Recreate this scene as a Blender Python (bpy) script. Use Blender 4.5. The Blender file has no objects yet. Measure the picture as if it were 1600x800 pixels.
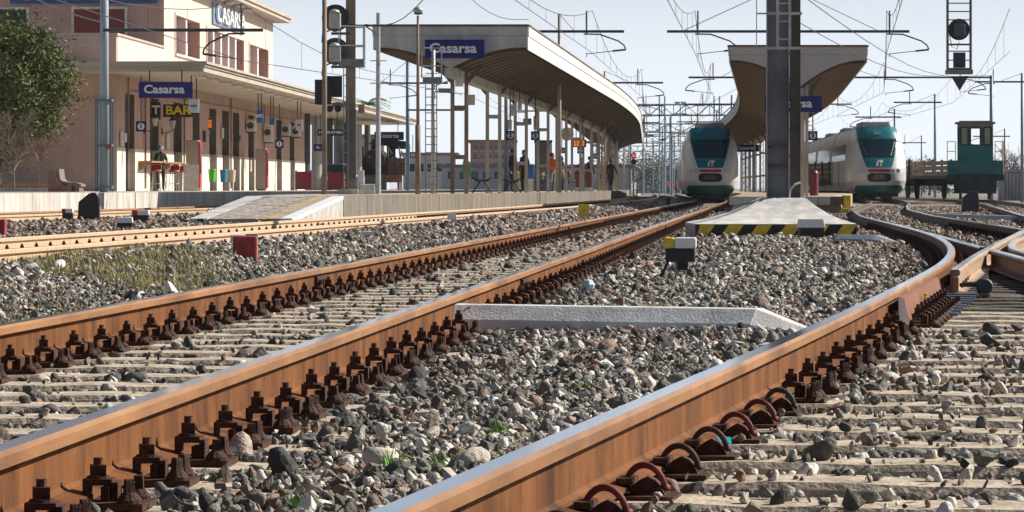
import bpy, bmesh, math, random
import numpy as np
from mathutils import Vector, Matrix, Euler
random.seed(7); rng = np.random.default_rng(7)
sc = bpy.context.scene
COL = sc.collection
# ------------------------------------------------------------------ camera, sky, sun, exposure
F = 5000.0; CH = 0.57; HOR = 294.0
cam_d = bpy.data.cameras.new('camera'); cam = bpy.data.objects.new('camera', cam_d); COL.objects.link(cam)
cam_d.sensor_width = 36; cam_d.lens = 36*F/1600; cam_d.shift_y = -(400-HOR)/1600
cam_d.clip_start = 0.1; cam_d.clip_end = 9000
cam.location = (0, 0, CH); cam.rotation_euler = (math.pi/2, 0, 0)
sc.camera = cam
SUN_AZ, SUN_EL = math.radians(70), math.radians(36)
w = bpy.data.worlds.new('World'); sc.world = w; w.use_nodes = True
nt = w.node_tree; bg = nt.nodes['Background']
sky = nt.nodes.new('ShaderNodeTexSky'); sky.sky_type = 'NISHITA'; sky.sun_disc = False
sky.sun_elevation = SUN_EL; sky.sun_rotation = SUN_AZ; sky.air_density = 1.0; sky.dust_density = 1.2; sky.ozone_density = 2.5
_tc = nt.nodes.new('ShaderNodeTexCoord'); _sx = nt.nodes.new('ShaderNodeSeparateXYZ'); _cx = nt.nodes.new('ShaderNodeCombineXYZ')
_mr = nt.nodes.new('ShaderNodeMapRange'); _mr.inputs[1].default_value = -1; _mr.inputs[2].default_value = 1; _mr.inputs[3].default_value = -.6; _mr.inputs[4].default_value = 1.0
nt.links.new(_tc.outputs['Generated'], _sx.inputs[0]); nt.links.new(_sx.outputs[0], _cx.inputs[0]); nt.links.new(_sx.outputs[1], _cx.inputs[1])
nt.links.new(_sx.outputs[2], _mr.inputs[0]); nt.links.new(_mr.outputs[0], _cx.inputs[2]); nt.links.new(_cx.outputs[0], sky.inputs[0])   # a hazy day: the horizon is as pale as the sky above it
_ab = nt.nodes.new('ShaderNodeMapRange'); _ab.inputs[1].default_value = 0; _ab.inputs[2].default_value = .17; _ab.inputs[3].default_value = .92; _ab.inputs[4].default_value = 0; _ab.interpolation_type = 'SMOOTHSTEP'
_mx = nt.nodes.new('ShaderNodeMix'); _mx.data_type = 'RGBA'; nt.links.new(_sx.outputs[2], _ab.inputs[0]); nt.links.new(_ab.outputs[0], _mx.inputs[0])
nt.links.new(sky.outputs[0], _mx.inputs[6]); _mx.inputs[7].default_value = (13.6, 14.3, 15.1, 1)      # pale haze low in the sky, the same all round
nt.links.new(_mx.outputs[2], bg.inputs[0]); bg.inputs[1].default_value = 0.052
sl = bpy.data.lights.new('sun', 'SUN'); sl.energy = 5.0; sl.angle = math.radians(0.53); sl.color = (1.0, 0.93, 0.83)
so = bpy.data.objects.new('sun', sl); COL.objects.link(so)
S = Vector((math.sin(SUN_AZ)*math.cos(SUN_EL), math.cos(SUN_AZ)*math.cos(SUN_EL), math.sin(SUN_EL)))
so.rotation_euler = S.to_track_quat('Z', 'Y').to_euler(); so.location = (40, 30, 60)
vs = sc.view_settings; vs.view_transform = 'Standard'; vs.look = 'None'; vs.gamma = 1; vs.exposure = 0.52; vs.use_curve_mapping = False

# ------------------------------------------------------------------ helpers
def PX(px, d): return (px-800)/F*d
def PZ(py, d): return CH-(py-HOR)/F*d
def P(px, py, d): return Vector((PX(px, d), d, PZ(py, d)))
def shift(d):
    if d < 130: return 0.0
    if d < 190: return -.0003*(d-130)**2
    return -1.08-.036*(d-190)
def tx(u, d): return .079*d+u+shift(d)
def head(d):                       # rotation about z that points +Y along the tracks
    return -math.atan((tx(0, d+1)-tx(0, d-1))/2)

MATS = {}
def mat(name, col, rough=.7, metal=0., var=.25, scale=6., bump=.0, col2=None, fine=None, detail=5, dist=.02, spec=None, stretch=None, emit=0, trans=0):
    if name in MATS: return MATS[name]
    m = bpy.data.materials.new(name); m.use_nodes = True; MATS[name] = m
    n = m.node_tree; b = n.nodes['Principled BSDF']
    b.inputs['Roughness'].default_value = rough; b.inputs['Metallic'].default_value = metal
    if spec is not None: b.inputs['Specular IOR Level'].default_value = spec
    c = tuple(col)+(1,)
    if var > 0 or col2:
        tc = n.nodes.new('ShaderNodeTexCoord'); mp = n.nodes.new('ShaderNodeMapping')
        n.links.new(tc.outputs['Object'], mp.inputs[0])
        if stretch: mp.inputs['Scale'].default_value = stretch
        nz = n.nodes.new('ShaderNodeTexNoise'); nz.inputs['Scale'].default_value = scale; nz.inputs['Detail'].default_value = detail
        nz.inputs['Roughness'].default_value = .65
        n.links.new(mp.outputs[0], nz.inputs['Vector'])
        mx = n.nodes.new('ShaderNodeMix'); mx.data_type = 'RGBA'
        ramp = n.nodes.new('ShaderNodeMapRange'); ramp.inputs[1].default_value = .3; ramp.inputs[2].default_value = .7
        n.links.new(nz.outputs[0], ramp.inputs[0]); n.links.new(ramp.outputs[0], mx.inputs[0])
        lo = tuple(max(0, x*(1-var)) for x in col); hi = tuple(min(1, x*(1+var)) for x in (col2 or col))
        mx.inputs[6].default_value = lo+(1,); mx.inputs[7].default_value = hi+(1,)
        n.links.new(mx.outputs[2], b.inputs['Base Color'])
        if bump > 0:
            nb = n.nodes.new('ShaderNodeTexNoise'); nb.inputs['Scale'].default_value = fine or scale*6; nb.inputs['Detail'].default_value = 4
            n.links.new(mp.outputs[0], nb.inputs['Vector'])
            bm_ = n.nodes.new('ShaderNodeBump'); bm_.inputs['Strength'].default_value = bump; bm_.inputs['Distance'].default_value = dist
            n.links.new(nb.outputs[0], bm_.inputs['Height']); n.links.new(bm_.outputs[0], b.inputs['Normal'])
    else:
        b.inputs['Base Color'].default_value = c
    if emit: b.inputs['Emission Color'].default_value = c; b.inputs['Emission Strength'].default_value = emit
    if trans: b.inputs['Transmission Weight'].default_value = trans
    return m

ORG = {}
def tag(o, label=None, cat=None, group=None, kind=None):
    if label: o['label'] = label
    if cat: o['category'] = cat
    if group: o['group'] = group
    if kind: o['kind'] = kind
    return o
def thing(name, label, cat, loc, rz=0, group=None, kind=None):
    o = bpy.data.objects.new(name, None); COL.objects.link(o); o.empty_display_size = .2
    o.location = loc; o.rotation_euler = (0, 0, rz); ORG[o.name] = (Vector(loc), rz)
    return tag(o, label, cat, group, kind)

class MB:
    def __init__(s): s.v = []; s.f = []; s.m = []
    def add(s, vs, fs, mi=0):
        b = len(s.v); s.v += [tuple(x) for x in vs]; s.f += [tuple(i+b for i in f) for f in fs]; s.m += [mi]*len(fs); return s
    def box(s, c, size, rz=0, mi=0, taper=1.0):
        x, y, z = size[0]/2, size[1]/2, size[2]/2; co, si = math.cos(rz), math.sin(rz); vs = []
        for dz, t in ((-z, 1), (z, taper)):
            for dx, dy in ((-x, -y), (x, -y), (x, y), (-x, y)):
                dx *= t; dy *= t
                vs.append((c[0]+dx*co-dy*si, c[1]+dx*si+dy*co, c[2]+dz))
        return s.add(vs, [(3, 2, 1, 0), (4, 5, 6, 7), (0, 1, 5, 4), (1, 2, 6, 5), (2, 3, 7, 6), (3, 0, 4, 7)], mi)
    def bb(s, x0, x1, y0, y1, z0, z1, mi=0): return s.box(((x0+x1)/2, (y0+y1)/2, (z0+z1)/2), (abs(x1-x0), abs(y1-y0), abs(z1-z0)), 0, mi)
    def cyl(s, a, b, r0, r1=None, n=10, mi=0, cap=True):
        a = Vector(a); b = Vector(b); r1 = r0 if r1 is None else r1
        t = (b-a).normalized(); up = Vector((0, 0, 1)) if abs(t.z) < .95 else Vector((0, 1, 0))
        e1 = t.cross(up).normalized(); e2 = t.cross(e1); vs = []
        for c, r in ((a, r0), (b, r1)):
            for i in range(n):
                an = 2*math.pi*i/n; vs.append(c+e1*(r*math.cos(an))+e2*(r*math.sin(an)))
        fs = [(i, n+i, n+(i+1) % n, (i+1) % n) for i in range(n)]
        if cap: fs += [tuple(range(n)), tuple(range(2*n-1, n-1, -1))]
        return s.add(vs, fs, mi)
    def tube(s, pts, r, n=6, mi=0):
        pts = [Vector(p) for p in pts]; rs = r if isinstance(r, (list, tuple)) else [r]*len(pts); vs = []; fs = []
        pe = None
        for i, p in enumerate(pts):
            t = (pts[min(i+1, len(pts)-1)]-pts[max(i-1, 0)]).normalized()
            if pe is None:
                up = Vector((0, 0, 1)) if abs(t.z) < .95 else Vector((0, 1, 0)); e1 = t.cross(up).normalized()
            else: e1 = (pe-t*pe.dot(t)).normalized()
            pe = e1; e2 = t.cross(e1)
            for k in range(n):
                an = 2*math.pi*k/n; vs.append(p+e1*(rs[i]*math.cos(an))+e2*(rs[i]*math.sin(an)))
        for i in range(len(pts)-1):
            for k in range(n): fs.append((i*n+k, (i+1)*n+k, (i+1)*n+(k+1) % n, i*n+(k+1) % n))
        fs += [tuple(range(n)), tuple(range(len(pts)*n-1, (len(pts)-1)*n-1, -1))]
        return s.add(vs, fs, mi)
    def lathe(s, c, prof, n=12, mi=0, axis='z'):
        vs = []; k = len(prof)
        for r, z in prof:
            for i in range(n):
                a = 2*math.pi*i/n
                if axis == 'z': vs.append((c[0]+r*math.cos(a), c[1]+r*math.sin(a), c[2]+z))
                elif axis == 'y': vs.append((c[0]+r*math.cos(a), c[1]+z, c[2]+r*math.sin(a)))
                else: vs.append((c[0]+z, c[1]+r*math.cos(a), c[2]+r*math.sin(a)))
        fs = [(j*n+i, j*n+(i+1) % n, (j+1)*n+(i+1) % n, (j+1)*n+i) for j in range(k-1) for i in range(n)]
        fs += [tuple(range(n-1, -1, -1)), tuple(range((k-1)*n, k*n))]
        return s.add(vs, fs, mi)
    def prism(s, outline, a, b, plane='xz', mi=0):
        # outline polygon in `plane`, extruded along the remaining axis from a to b
        def p3(q, h):
            if plane == 'xz': return (q[0], h, q[1])
            if plane == 'yz': return (h, q[0], q[1])
            return (q[0], q[1], h)
        n = len(outline); vs = [p3(q, a) for q in outline]+[p3(q, b) for q in outline]
        fs = [tuple(range(n)), tuple(range(2*n-1, n-1, -1))]+[(i, n+i, n+(i+1) % n, (i+1) % n) for i in range(n)]
        return s.add(vs, fs, mi)
    def sweep(s, prof, path, mis=None, closed=True, cap=True):
        # prof: list of (lateral, z); path: list of (Vector pos, lateral unit Vector)
        n = len(prof); vs = []
        for p, l in path:
            for a, z in prof: vs.append((p[0]+l[0]*a, p[1]+l[1]*a, p[2]+z))
        b = len(s.v); s.v += vs
        for i in range(len(path)-1):
            for k in range(n if closed else n-1):
                s.f.append((b+i*n+k, b+i*n+(k+1) % n, b+(i+1)*n+(k+1) % n, b+(i+1)*n+k)); s.m.append(mis[k] if mis else 0)
        if cap and closed:
            s.f.append(tuple(b+k for k in range(n-1, -1, -1))); s.m.append(mis[1] if mis else 0)
            s.f.append(tuple(b+(len(path)-1)*n+k for k in range(n))); s.m.append(mis[1] if mis else 0)
        return s
    def mesh(s, name, mats, smooth=False, fix=True):
        me = bpy.data.meshes.new(name); me.from_pydata([tuple(x) for x in s.v], [], s.f)
        for m in (mats if isinstance(mats, (list, tuple)) else [mats]): me.materials.append(m)
        if any(s.m): me.polygons.foreach_set('material_index', s.m)
        if fix:
            bm = bmesh.new(); bm.from_mesh(me); bmesh.ops.recalc_face_normals(bm, faces=bm.faces); bm.to_mesh(me); bm.free()
        if smooth: me.polygons.foreach_set('use_smooth', [True]*len(me.polygons))
        me.update(); return me
    def build(s, name, mats, parent=None, label=None, cat=None, group=None, kind=None, smooth=False, bevel=0, local=False):
        if parent is not None:
            if not local and parent.name in ORG:
                o, rz = ORG[parent.name]; co, si = math.cos(-rz), math.sin(-rz)
                s.v = [((x-o.x)*co-(y-o.y)*si, (x-o.x)*si+(y-o.y)*co, z-o.z) for x, y, z in s.v]
                org = o; r0 = rz
            else: org = None
            loc = (0, 0, 0)
        else:
            a = np.array(s.v); c = ((a[:, 0].min()+a[:, 0].max())/2, (a[:, 1].min()+a[:, 1].max())/2, a[:, 2].min())
            s.v = [(x-c[0], y-c[1], z-c[2]) for x, y, z in s.v]; loc = c; org = Vector(c); r0 = 0
        me = s.mesh(name, mats, smooth); o = bpy.data.objects.new(name, me); COL.objects.link(o); o.location = loc
        if parent is not None: o.parent = parent
        if org is not None: ORG[o.name] = (org, r0)
        if bevel:
            md = o.modifiers.new('bevel', 'BEVEL'); md.width = bevel; md.segments = 2; md.limit_method = 'ANGLE'
        return tag(o, label, cat, group, kind)
def inst(name, me, parent, loc, rz=0, rx=0, ry=0, sca=None):
    o = bpy.data.objects.new(name, me); COL.objects.link(o); o.parent = parent
    if parent is not None and parent.name in ORG:
        og, r = ORG[parent.name]; l = Vector(loc)-og; l.rotate(Euler((0, 0, -r))); o.location = l; o.rotation_euler = (rx, ry, rz-r)
    else: o.location = loc; o.rotation_euler = (rx, ry, rz)
    if sca: o.scale = sca
    return o
def copy_tree(o, parent=None):
    c = o.copy(); COL.objects.link(c); c.parent = parent
    if o.name in ORG: ORG[c.name] = ORG[o.name]
    for ch in o.children: copy_tree(ch, c)
    return c
def text_mesh(s, size, extrude=.006, bold=.0, m=None, align='CENTER', sx=1.0):
    cu = bpy.data.curves.new('t', 'FONT'); cu.body = s; cu.size = size; cu.extrude = extrude; cu.offset = bold
    cu.align_x = align; cu.align_y = 'CENTER'; cu.resolution_u = 3
    ob = bpy.data.objects.new('t', cu); COL.objects.link(ob); dg = bpy.context.evaluated_depsgraph_get()
    me = bpy.data.meshes.new_from_object(ob.evaluated_get(dg)); bpy.data.objects.remove(ob)
    if sx != 1.0: me.transform(Matrix.Diagonal((sx, 1, 1, 1)))
    me.materials.clear(); me.materials.append(m); return me
def lettering(s, size, loc, parent, m, rz=0, bold=.0, extrude=.006, name='lettering', sx=1.0):
    return inst(name, text_mesh(s, size, extrude, bold, m, sx=sx), parent, loc, rz, math.pi/2)

# ------------------------------------------------------------------ materials
RUST = mat('rail_rust', (.122, .041, .0105), .8, spec=.25, var=.62, scale=2.6, bump=.3, fine=60, col2=(.158, .06, .017), stretch=(1.5, 2.2, .7), detail=9)
RUSTD = mat('fastening_rust', (.036, .016, .010), .8, spec=.3, var=.5, scale=25, bump=.4, col2=(.075, .032, .020))
HEADR = mat('worn_rail_head_side', (.195, .083, .024), .6, var=.35, scale=5, bump=.1, col2=(.27, .13, .048), stretch=(1, .15, 1))
STEEL = mat('polished_rail_top', (.88, .91, .95), .13, metal=1., var=.05, scale=14, stretch=(4, .04, 1))
BEIGE = mat('dusty_beige_rail', (.50, .36, .235), .8, var=.2, scale=4, bump=.15, stretch=(1, 6, .6))
BROWNR = mat('brown_rail', (.30, .15, .07), .8, var=.3, scale=5)
DARKR = mat('dark_brown_rail', (.13, .08, .055), .65, var=.35, scale=4, bump=.1)
CONC = mat('concrete', (.40, .38, .35), .9, var=.25, scale=5, bump=.3, col2=(.46, .44, .40))
CONCW = mat('pale_concrete', (.56, .54, .51), .9, var=.25, scale=6, bump=.35, fine=70, col2=(.66, .645, .62), dist=.01)
CONCD = mat('weathered_concrete', (.135, .113, .087), .95, var=.45, scale=3, bump=.35, stretch=(2, 2, .3), col2=(.19, .16, .125))
SLEEP = mat('sleeper_concrete', (.33, .27, .195), .95, var=.35, scale=7, bump=.6, fine=45, col2=(.46, .385, .29), dist=.015)
BALL = mat('ballast_bed', (.13, .112, .09), 1., var=.5, scale=9, bump=.8, fine=30, col2=(.23, .2, .165), dist=.06)
EARTH = mat('ground_dirt', (.17, .145, .12), 1., var=.35, scale=.6, bump=.5, fine=12, col2=(.26, .23, .2), detail=9, dist=.08)
BLACK = mat('black_paint', (.012, .012, .013), .5, var=.2, scale=10)
DGREY = mat('dark_grey_steel', (.055, .06, .065), .55, var=.35, scale=5, bump=.1)
GREY = mat('grey_steel', (.20, .205, .21), .55, var=.25, scale=6, metal=.2)
LGREY = mat('galvanised_steel', (.42, .43, .43), .5, var=.2, scale=5, metal=.3)
CREAMP = mat('cream_column_paint', (.42, .37, .30), .6, var=.3, scale=4, stretch=(1, 1, .3), col2=(.47, .42, .35))
RUSTP = mat('rusty_pole_paint', (.20, .125, .085), .8, var=.45, scale=3, stretch=(1, 1, .4), col2=(.27, .2, .15))
BLUEP = mat('blue_grey_pole', (.20, .27, .33), .5, var=.2, scale=4)
NAVY = mat('station_sign_blue', (.004, .008, .14), .6, var=.1, scale=3)
SIGNBLUE = mat('light_sign_blue', (.03, .13, .42), .4, var=.1, scale=3)
WHITE = mat('white_paint', (.74, .74, .73), .5, var=.08, scale=6)
OFFW = mat('dirty_white_paint', (.58, .56, .52), .6, var=.2, scale=5, col2=(.64, .62, .58))
YELLOW = mat('yellow_paint', (.62, .43, .02), .55, var=.25, scale=7, col2=(.68, .48, .03))
RED = mat('red_paint', (.42, .03, .03), .5, var=.15, scale=6)
MAROON = mat('maroon_paint', (.17, .012, .03), .5, var=.15, scale=6)
REDB = mat('weathered_red_paint', (.27, .025, .03), .8, var=.3, scale=10, bump=.3, col2=(.33, .045, .045))
PINK = mat('pink_stucco', (.47, .315, .26), .9, var=.10, scale=.9, bump=.1, fine=40, col2=(.53, .36, .295), stretch=(1, 1, .4))
PINKU = mat('sunlit_pink_stucco', (.70, .57, .47), .9, var=.09, scale=.9, stretch=(1, 1, .4), bump=.1, fine=40)  # paler copy of the pink stucco, sunlight put into the colour
PLINTH = mat('cream_plinth', (.66, .60, .52), .85, var=.12, scale=2, bump=.1)
SOFFIT = mat('cream_soffit', (.50, .44, .36), .9, var=.1, scale=1.5)
FASCIA = mat('fascia_concrete', (.44, .385, .32), .85, var=.15, scale=2, stretch=(.3, .3, 3))
DOORM = mat('brown_grey_door', (.14, .115, .09), .6, var=.2, scale=4)
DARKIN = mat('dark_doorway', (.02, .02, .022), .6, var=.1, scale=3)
GLASS = mat('dark_window_glass', (.03, .04, .05), .08, var=.2, scale=2)
CANWHITE = mat('canopy_fascia_paint', (.66, .64, .60), .55, var=.12, scale=2.5, col2=(.70, .69, .66), stretch=(1, 1, .3))
CANGREY = mat('rust_stained_canopy_plate', (.43, .43, .42), .6, var=.25, scale=1.6, stretch=(1, 1, .35), col2=(.47, .46, .44))
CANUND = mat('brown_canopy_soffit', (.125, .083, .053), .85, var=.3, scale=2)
LEAFD = mat('grass_blade', (.16, .20, .045), .8, var=.4, scale=2, col2=(.30, .32, .09))
DRYG = mat('dry_grass_blade', (.33, .27, .13), .9, var=.3, scale=3)
TIMBER = mat('counter_timber', (.34, .2, .09), .6, var=.2, scale=3)
# ------------------------------------------------------------------ setting: ground, ballast bed
g = MB(); g.add([(-4000, -300, -.42), (4000, -300, -.42), (4000, 7000, -.42), (-4000, 7000, -.42)], [(0, 1, 2, 3)])
g.build('ground', EARTH, kind='structure')

def u2(d): return -6.9+.0145*(min(d, 85)-22)
# ------------------------------------------------------------------ tracks
class Path:
    def __init__(s, pts):
        s.p = np.array(pts, float); dlt = np.diff(s.p, axis=0); L = np.hypot(dlt[:, 0], dlt[:, 1]); s.s = np.concatenate([[0], np.cumsum(L)])
    def at(s, q):
        x = np.interp(q, s.s, s.p[:, 0]); y = np.interp(q, s.s, s.p[:, 1]); e = .4
        tx_ = np.interp(q+e, s.s, s.p[:, 0])-np.interp(q-e, s.s, s.p[:, 0]); ty = np.interp(q+e, s.s, s.p[:, 1])-np.interp(q-e, s.s, s.p[:, 1])
        l = math.hypot(tx_, ty) or 1; return (x, y), (tx_/l, ty/l)
    def offset(s, a):
        t = np.gradient(s.p, axis=0); t /= np.linalg.norm(t, axis=1)[:, None]; nrm = np.stack([t[:, 1], -t[:, 0]], 1); return Path(s.p+nrm*a)
    def local(s, X, Y):
        i = np.clip(np.searchsorted(s.p[:, 1], Y), 1, len(s.p)-1); t = s.p[i]-s.p[i-1]; t /= np.linalg.norm(t, axis=1)[:, None]
        dx = X-s.p[i, 0]; dy = Y-s.p[i, 1]; return s.s[i]+dx*t[:, 0]+dy*t[:, 1], dx*t[:, 1]-dy*t[:, 0]
def sample(f, a, b): 
    ys = np.concatenate([np.arange(a, min(b, 90), .25), np.arange(max(a, 90), b, 1.5)]) if b > 90 else np.arange(a, b, .25)
    return [(f(y), y) for y in ys]
Apts = [(1, -1.13), (3, -.735), (5.63, -.225), (11.45, .916), (13.83, 1.383), (18.27, 2.2), (22.6, 2.985), (25.2, 3.43), (29.7, 4.10), (34.3, 4.67), (39, 5.15), (45.2, 5.67), (53.8, 6.30), (66.3, 7.22), (86.4, 9.17), (105, 11.45), (124, 13.9), (150, 16.85), (166, 18.26)]+[(d, tx(5.54, d)) for d in range(178, 340, 10)]
ya = np.arange(1, 330, .25); xa = np.interp(ya, [p[0] for p in Apts], [p[1] for p in Apts]); k = np.exp(-.5*(np.arange(-24, 25)/9.)**2); k /= k.sum()
xs_ = np.convolve(np.pad(xa, 24, mode='reflect', reflect_type='odd'), k, 'valid')
pathA = Path(list(zip(xs_, ya)))
p4 = pathA.offset(.75)
p3 = Path(sample(lambda d: tx(-2.43, d), 2, 330)); p2 = Path(sample(lambda d: tx(u2(d), d), 8, 330)); p1 = Path(sample(lambda d: tx(-14, d), 20, 260))
T6 = [(40, 7.3), (66, 10.6), (119, 17.5), (160, 22.45)]+[(d, tx(10.2, d)) for d in range(175, 300, 10)]
y6 = np.arange(40, 290, .5); x6 = np.interp(y6, [p[0] for p in T6], [p[1] for p in T6]); k6 = np.exp(-.5*(np.arange(-30, 31)/12.)**2); k6 /= k6.sum()
p6 = Path(list(zip(np.convolve(np.pad(x6, 30, mode='reflect', reflect_type='odd'), k6, 'valid')+.75, y6)))

_p4x, _p4y = p4.p[:, 0], p4.p[:, 1]
def sstep(a, b, x): t = np.clip((x-a)/(b-a), 0, 1); return t*t*(3-2*t)
_dd = np.linspace(0, 700, 1401); _sh = np.array([shift(x) for x in _dd]); _u2 = np.array([u2(x) for x in _dd])
def zb(X, d):
    X = np.asarray(X, float); d = np.asarray(d, float)
    u = X-.079*d-np.interp(d, _dd, _sh); s = u-np.interp(d, _dd, _u2)
    z = np.full_like(u, -.205)
    side = -.03-.175*sstep(1.5, 2.6, s)                       # shoulder falling from the left track to the centre track
    z = np.where(s < 2.6, side, z)
    z = np.where(np.abs(s) < .75, -.125, z)
    z = np.where((s <= -.75), -.06-.0*s, z)
    z = z+.02*np.sin(X*2.1+d*.7)*np.sin(d*1.3)*(np.abs(u+2.43) > 1.4)
    s4 = X-np.interp(d, _p4y, _p4x)
    z = np.where((np.abs(u+2.43) < .70) | ((u+2.43 < -.80) & (u+2.43 > -1.2)), z-.016, z)
    z = np.where((np.abs(s4) < 1.35) & (d < 60) & (np.abs(s4+.75) > .1), z-.012, z)
    # low heap between centre and right tracks
    z = z+.035*np.exp(-((u+.3)/.7)**2)*sstep(10, 18, d)*(d < 60)
    return z
ds = np.concatenate([np.arange(2, 60, .4), np.arange(60, 340, 3.0)])
us = np.concatenate([np.arange(-16.2, -9, .6), np.arange(-9, 3, .15), np.arange(3, 24.1, .7)])
V = []; 
for d in ds:
    X = .079*d+us+shift(d); Z = zb(X, np.full_like(X, d)); V += [(float(a), float(d), float(b)) for a, b in zip(X, Z)]
n = len(us); fs = [(i*n+j, i*n+j+1, (i+1)*n+j+1, (i+1)*n+j) for i in range(len(ds)-1) for j in range(n-1)]
b = MB(); b.v = V; b.f = fs; b.m = [0]*len(fs)
me = b.mesh('ballast_bed', BALL, True, fix=False); o = bpy.data.objects.new('ballast_bed', me); COL.objects.link(o); tag(o, kind='structure')

RP = [(-.036, -.010), (-.029, 0.), (.024, .0005), (.0355, -.010), (.036, -.036), (.009, -.051), (.009, -.138), (.022, -.148), (.075, -.160), (.075, -.172), (-.075, -.172), (-.075, -.160), (-.022, -.148), (-.009, -.138), (-.009, -.051), (-.036, -.036)]
RMI = [1, 1, 2, 2]+[0]*11+[2]
def rail(path, z, m, parent, name='rail', top=STEEL, step=None):
    pts = path.p; t = np.gradient(pts, axis=0); t /= np.linalg.norm(t, axis=1)[:, None]
    mb = MB(); mb.sweep(RP, [(Vector((p[0], p[1], z)), Vector((q[1], -q[0], 0))) for p, q in zip(pts, t)], RMI)
    mb.m[-2:] = [0, 0]
    return mb.build(name, [m, top, HEADR if m is RUST else m], parent)

# fastening meshes: local x points away from the rail, y along the rail, z up from the sleeper top
def m_plate():
    q = MB(); q.bb(.02, .215, -.08, .08, 0, .017); q.bb(.105, .125, -.034, .034, .017, .052); return q
def m_clip():
    q = MB(); q.bb(.058, .128, -.032, .032, .058, .074); q.bb(.058, .072, -.032, .032, .034, .058); q.bb(.1265, .142, -.032, .032, .0175, .066)
    q.cyl((.09, 0, .074), (.09, 0, .080), .027, n=10); q.box((.09, 0, .094), (.035, .035, .028), .3); q.cyl((.09, 0, .108), (.09, 0, .126), .0115, n=8)
    return q
def m_screw():
    q = MB(); q.lathe((0, 0, .017), [(.030, 0), (.030, .008), (.022, .018), (.014, .026)], 10); q.box((0, 0, .056), (.024, .024, .034), .4, taper=.85); return q
def m_spring(col):
    q = MB(); pts = []
    for i in range(13):
        a = math.pi*i/12; pts.append((.135-.066*math.cos(a), 0.0+.02*math.sin(a*2), .03+.073*math.sin(a)))
    pts = [(.048, -.015, .034)]+pts+[(.212, .012, .026)]
    q.tube(pts, .0115, 8); q.v = [(.055+(x-.055)*.74, y*.8, .02+(z-.02)*.74) for x, y, z in q.v]; return q
def m_shoulder():
    q = MB(); q.prism([(.08, 0), (.2, 0), (.19, .02), (.165, .045), (.14, .055), (.115, .045), (.09, .03)], -.022, .022); q.bb(.05, .1, -.05, .05, .036, .052); q.bb(.02, .23, -.07, .07, 0, .01); q.v = [(.05+(x-.05)*.8, y, z) for x, y, z in q.v]; return q
ME_PLATE = m_plate().mesh('base_plate', RUSTD); ME_CLIP = m_clip().mesh('clip_bolt', RUSTD); ME_SCREW = m_screw().mesh('coach_screw', RUSTD)
SPR = {c: m_spring(c).mesh('spring_clip', mt, True) for c, mt in (('r', mat('red_clip', (.15, .03, .025), .75, var=.2, scale=20)), ('b', mat('brown_clip', (.07, .035, .022), .8, var=.2, scale=20)), ('g', mat('green_clip', (.045, .065, .058), .75, var=.2, scale=20)), ('k', mat('black_clip', (.03, .022, .018), .5, var=.2, scale=20)))}
ME_SHO = m_shoulder().mesh('clip_shoulder', RUSTD)
jj = m_plate(); c_ = m_clip(); jj.add(c_.v, c_.f)
for sy in (-.052, .052):
    s_ = m_screw(); jj.add([(x+.178, y+sy, z) for x, y, z in s_.v], s_.f)
ME_JOIN = jj.mesh('rail_fastening', RUSTD)
sl_ = MB(); sl_.prism([(-1.25, 0), (-1.22, -.2), (1.22, -.2), (1.25, 0)], -.12, .12)
ME_SL = sl_.mesh('sleeper', SLEEP)
DSL = mat('dark_timber_sleeper', (.075, .06, .048), .95, var=.35, scale=6, bump=.4)
def sl_variants(k, SLEEP=SLEEP):
    out = []
    for i in range(k):
        q = MB(); r = random.Random(i+3); n = 14; prof = []
        xs = [-1.25+2.5*j/n for j in range(n+1)]
        top = []
        for x in xs:
            w0 = .128+r.uniform(-.005, .004); w1 = .128+r.uniform(-.005, .004); h = r.uniform(-.008, .002)
            if abs(x) > 1.2: h -= .02; w0 -= .02; w1 -= .02
            top.append((x, -w0, w1, h))
        vs = []; fs = []
        for x, a, c, h in top: vs += [(x, a-.012, -.2), (x, a-.006, h-.018), (x, a+.012, h), (x, c-.012, h), (x, c+.006, h-.018), (x, c+.012, -.2)]
        for j in range(n):
            for m_ in range(5): fs.append((j*6+m_, j*6+m_+1, j*6+6+m_+1, j*6+6+m_))
        fs += [(5, 4, 3, 2, 1, 0), tuple(n*6+m_ for m_ in range(6))]
        q.add(vs, fs); out.append(q.mesh('sleeper', SLEEP))
    return out
SLV = sl_variants(6); SLD = sl_variants(3, DSL)
SLEEPERS = {}
def sleepers(path, z, parent, s0, s1, key, sp=.6, drop=.19):
    q = s0; ss = []
    i = 0
    while q < s1:
        (x, y), (a, b) = path.at(q); rz = -math.atan2(a, b)
        o = inst('sleeper', SLD[i % 3] if key == 't4' and y > 20 else SLV[i % 6], parent, (x, y, z-drop), rz+random.uniform(-.012, .012)+(math.pi if i % 2 else 0)); ss.append(q); q += sp; i += 1
    SLEEPERS[key] = np.array(ss); return ss
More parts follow.
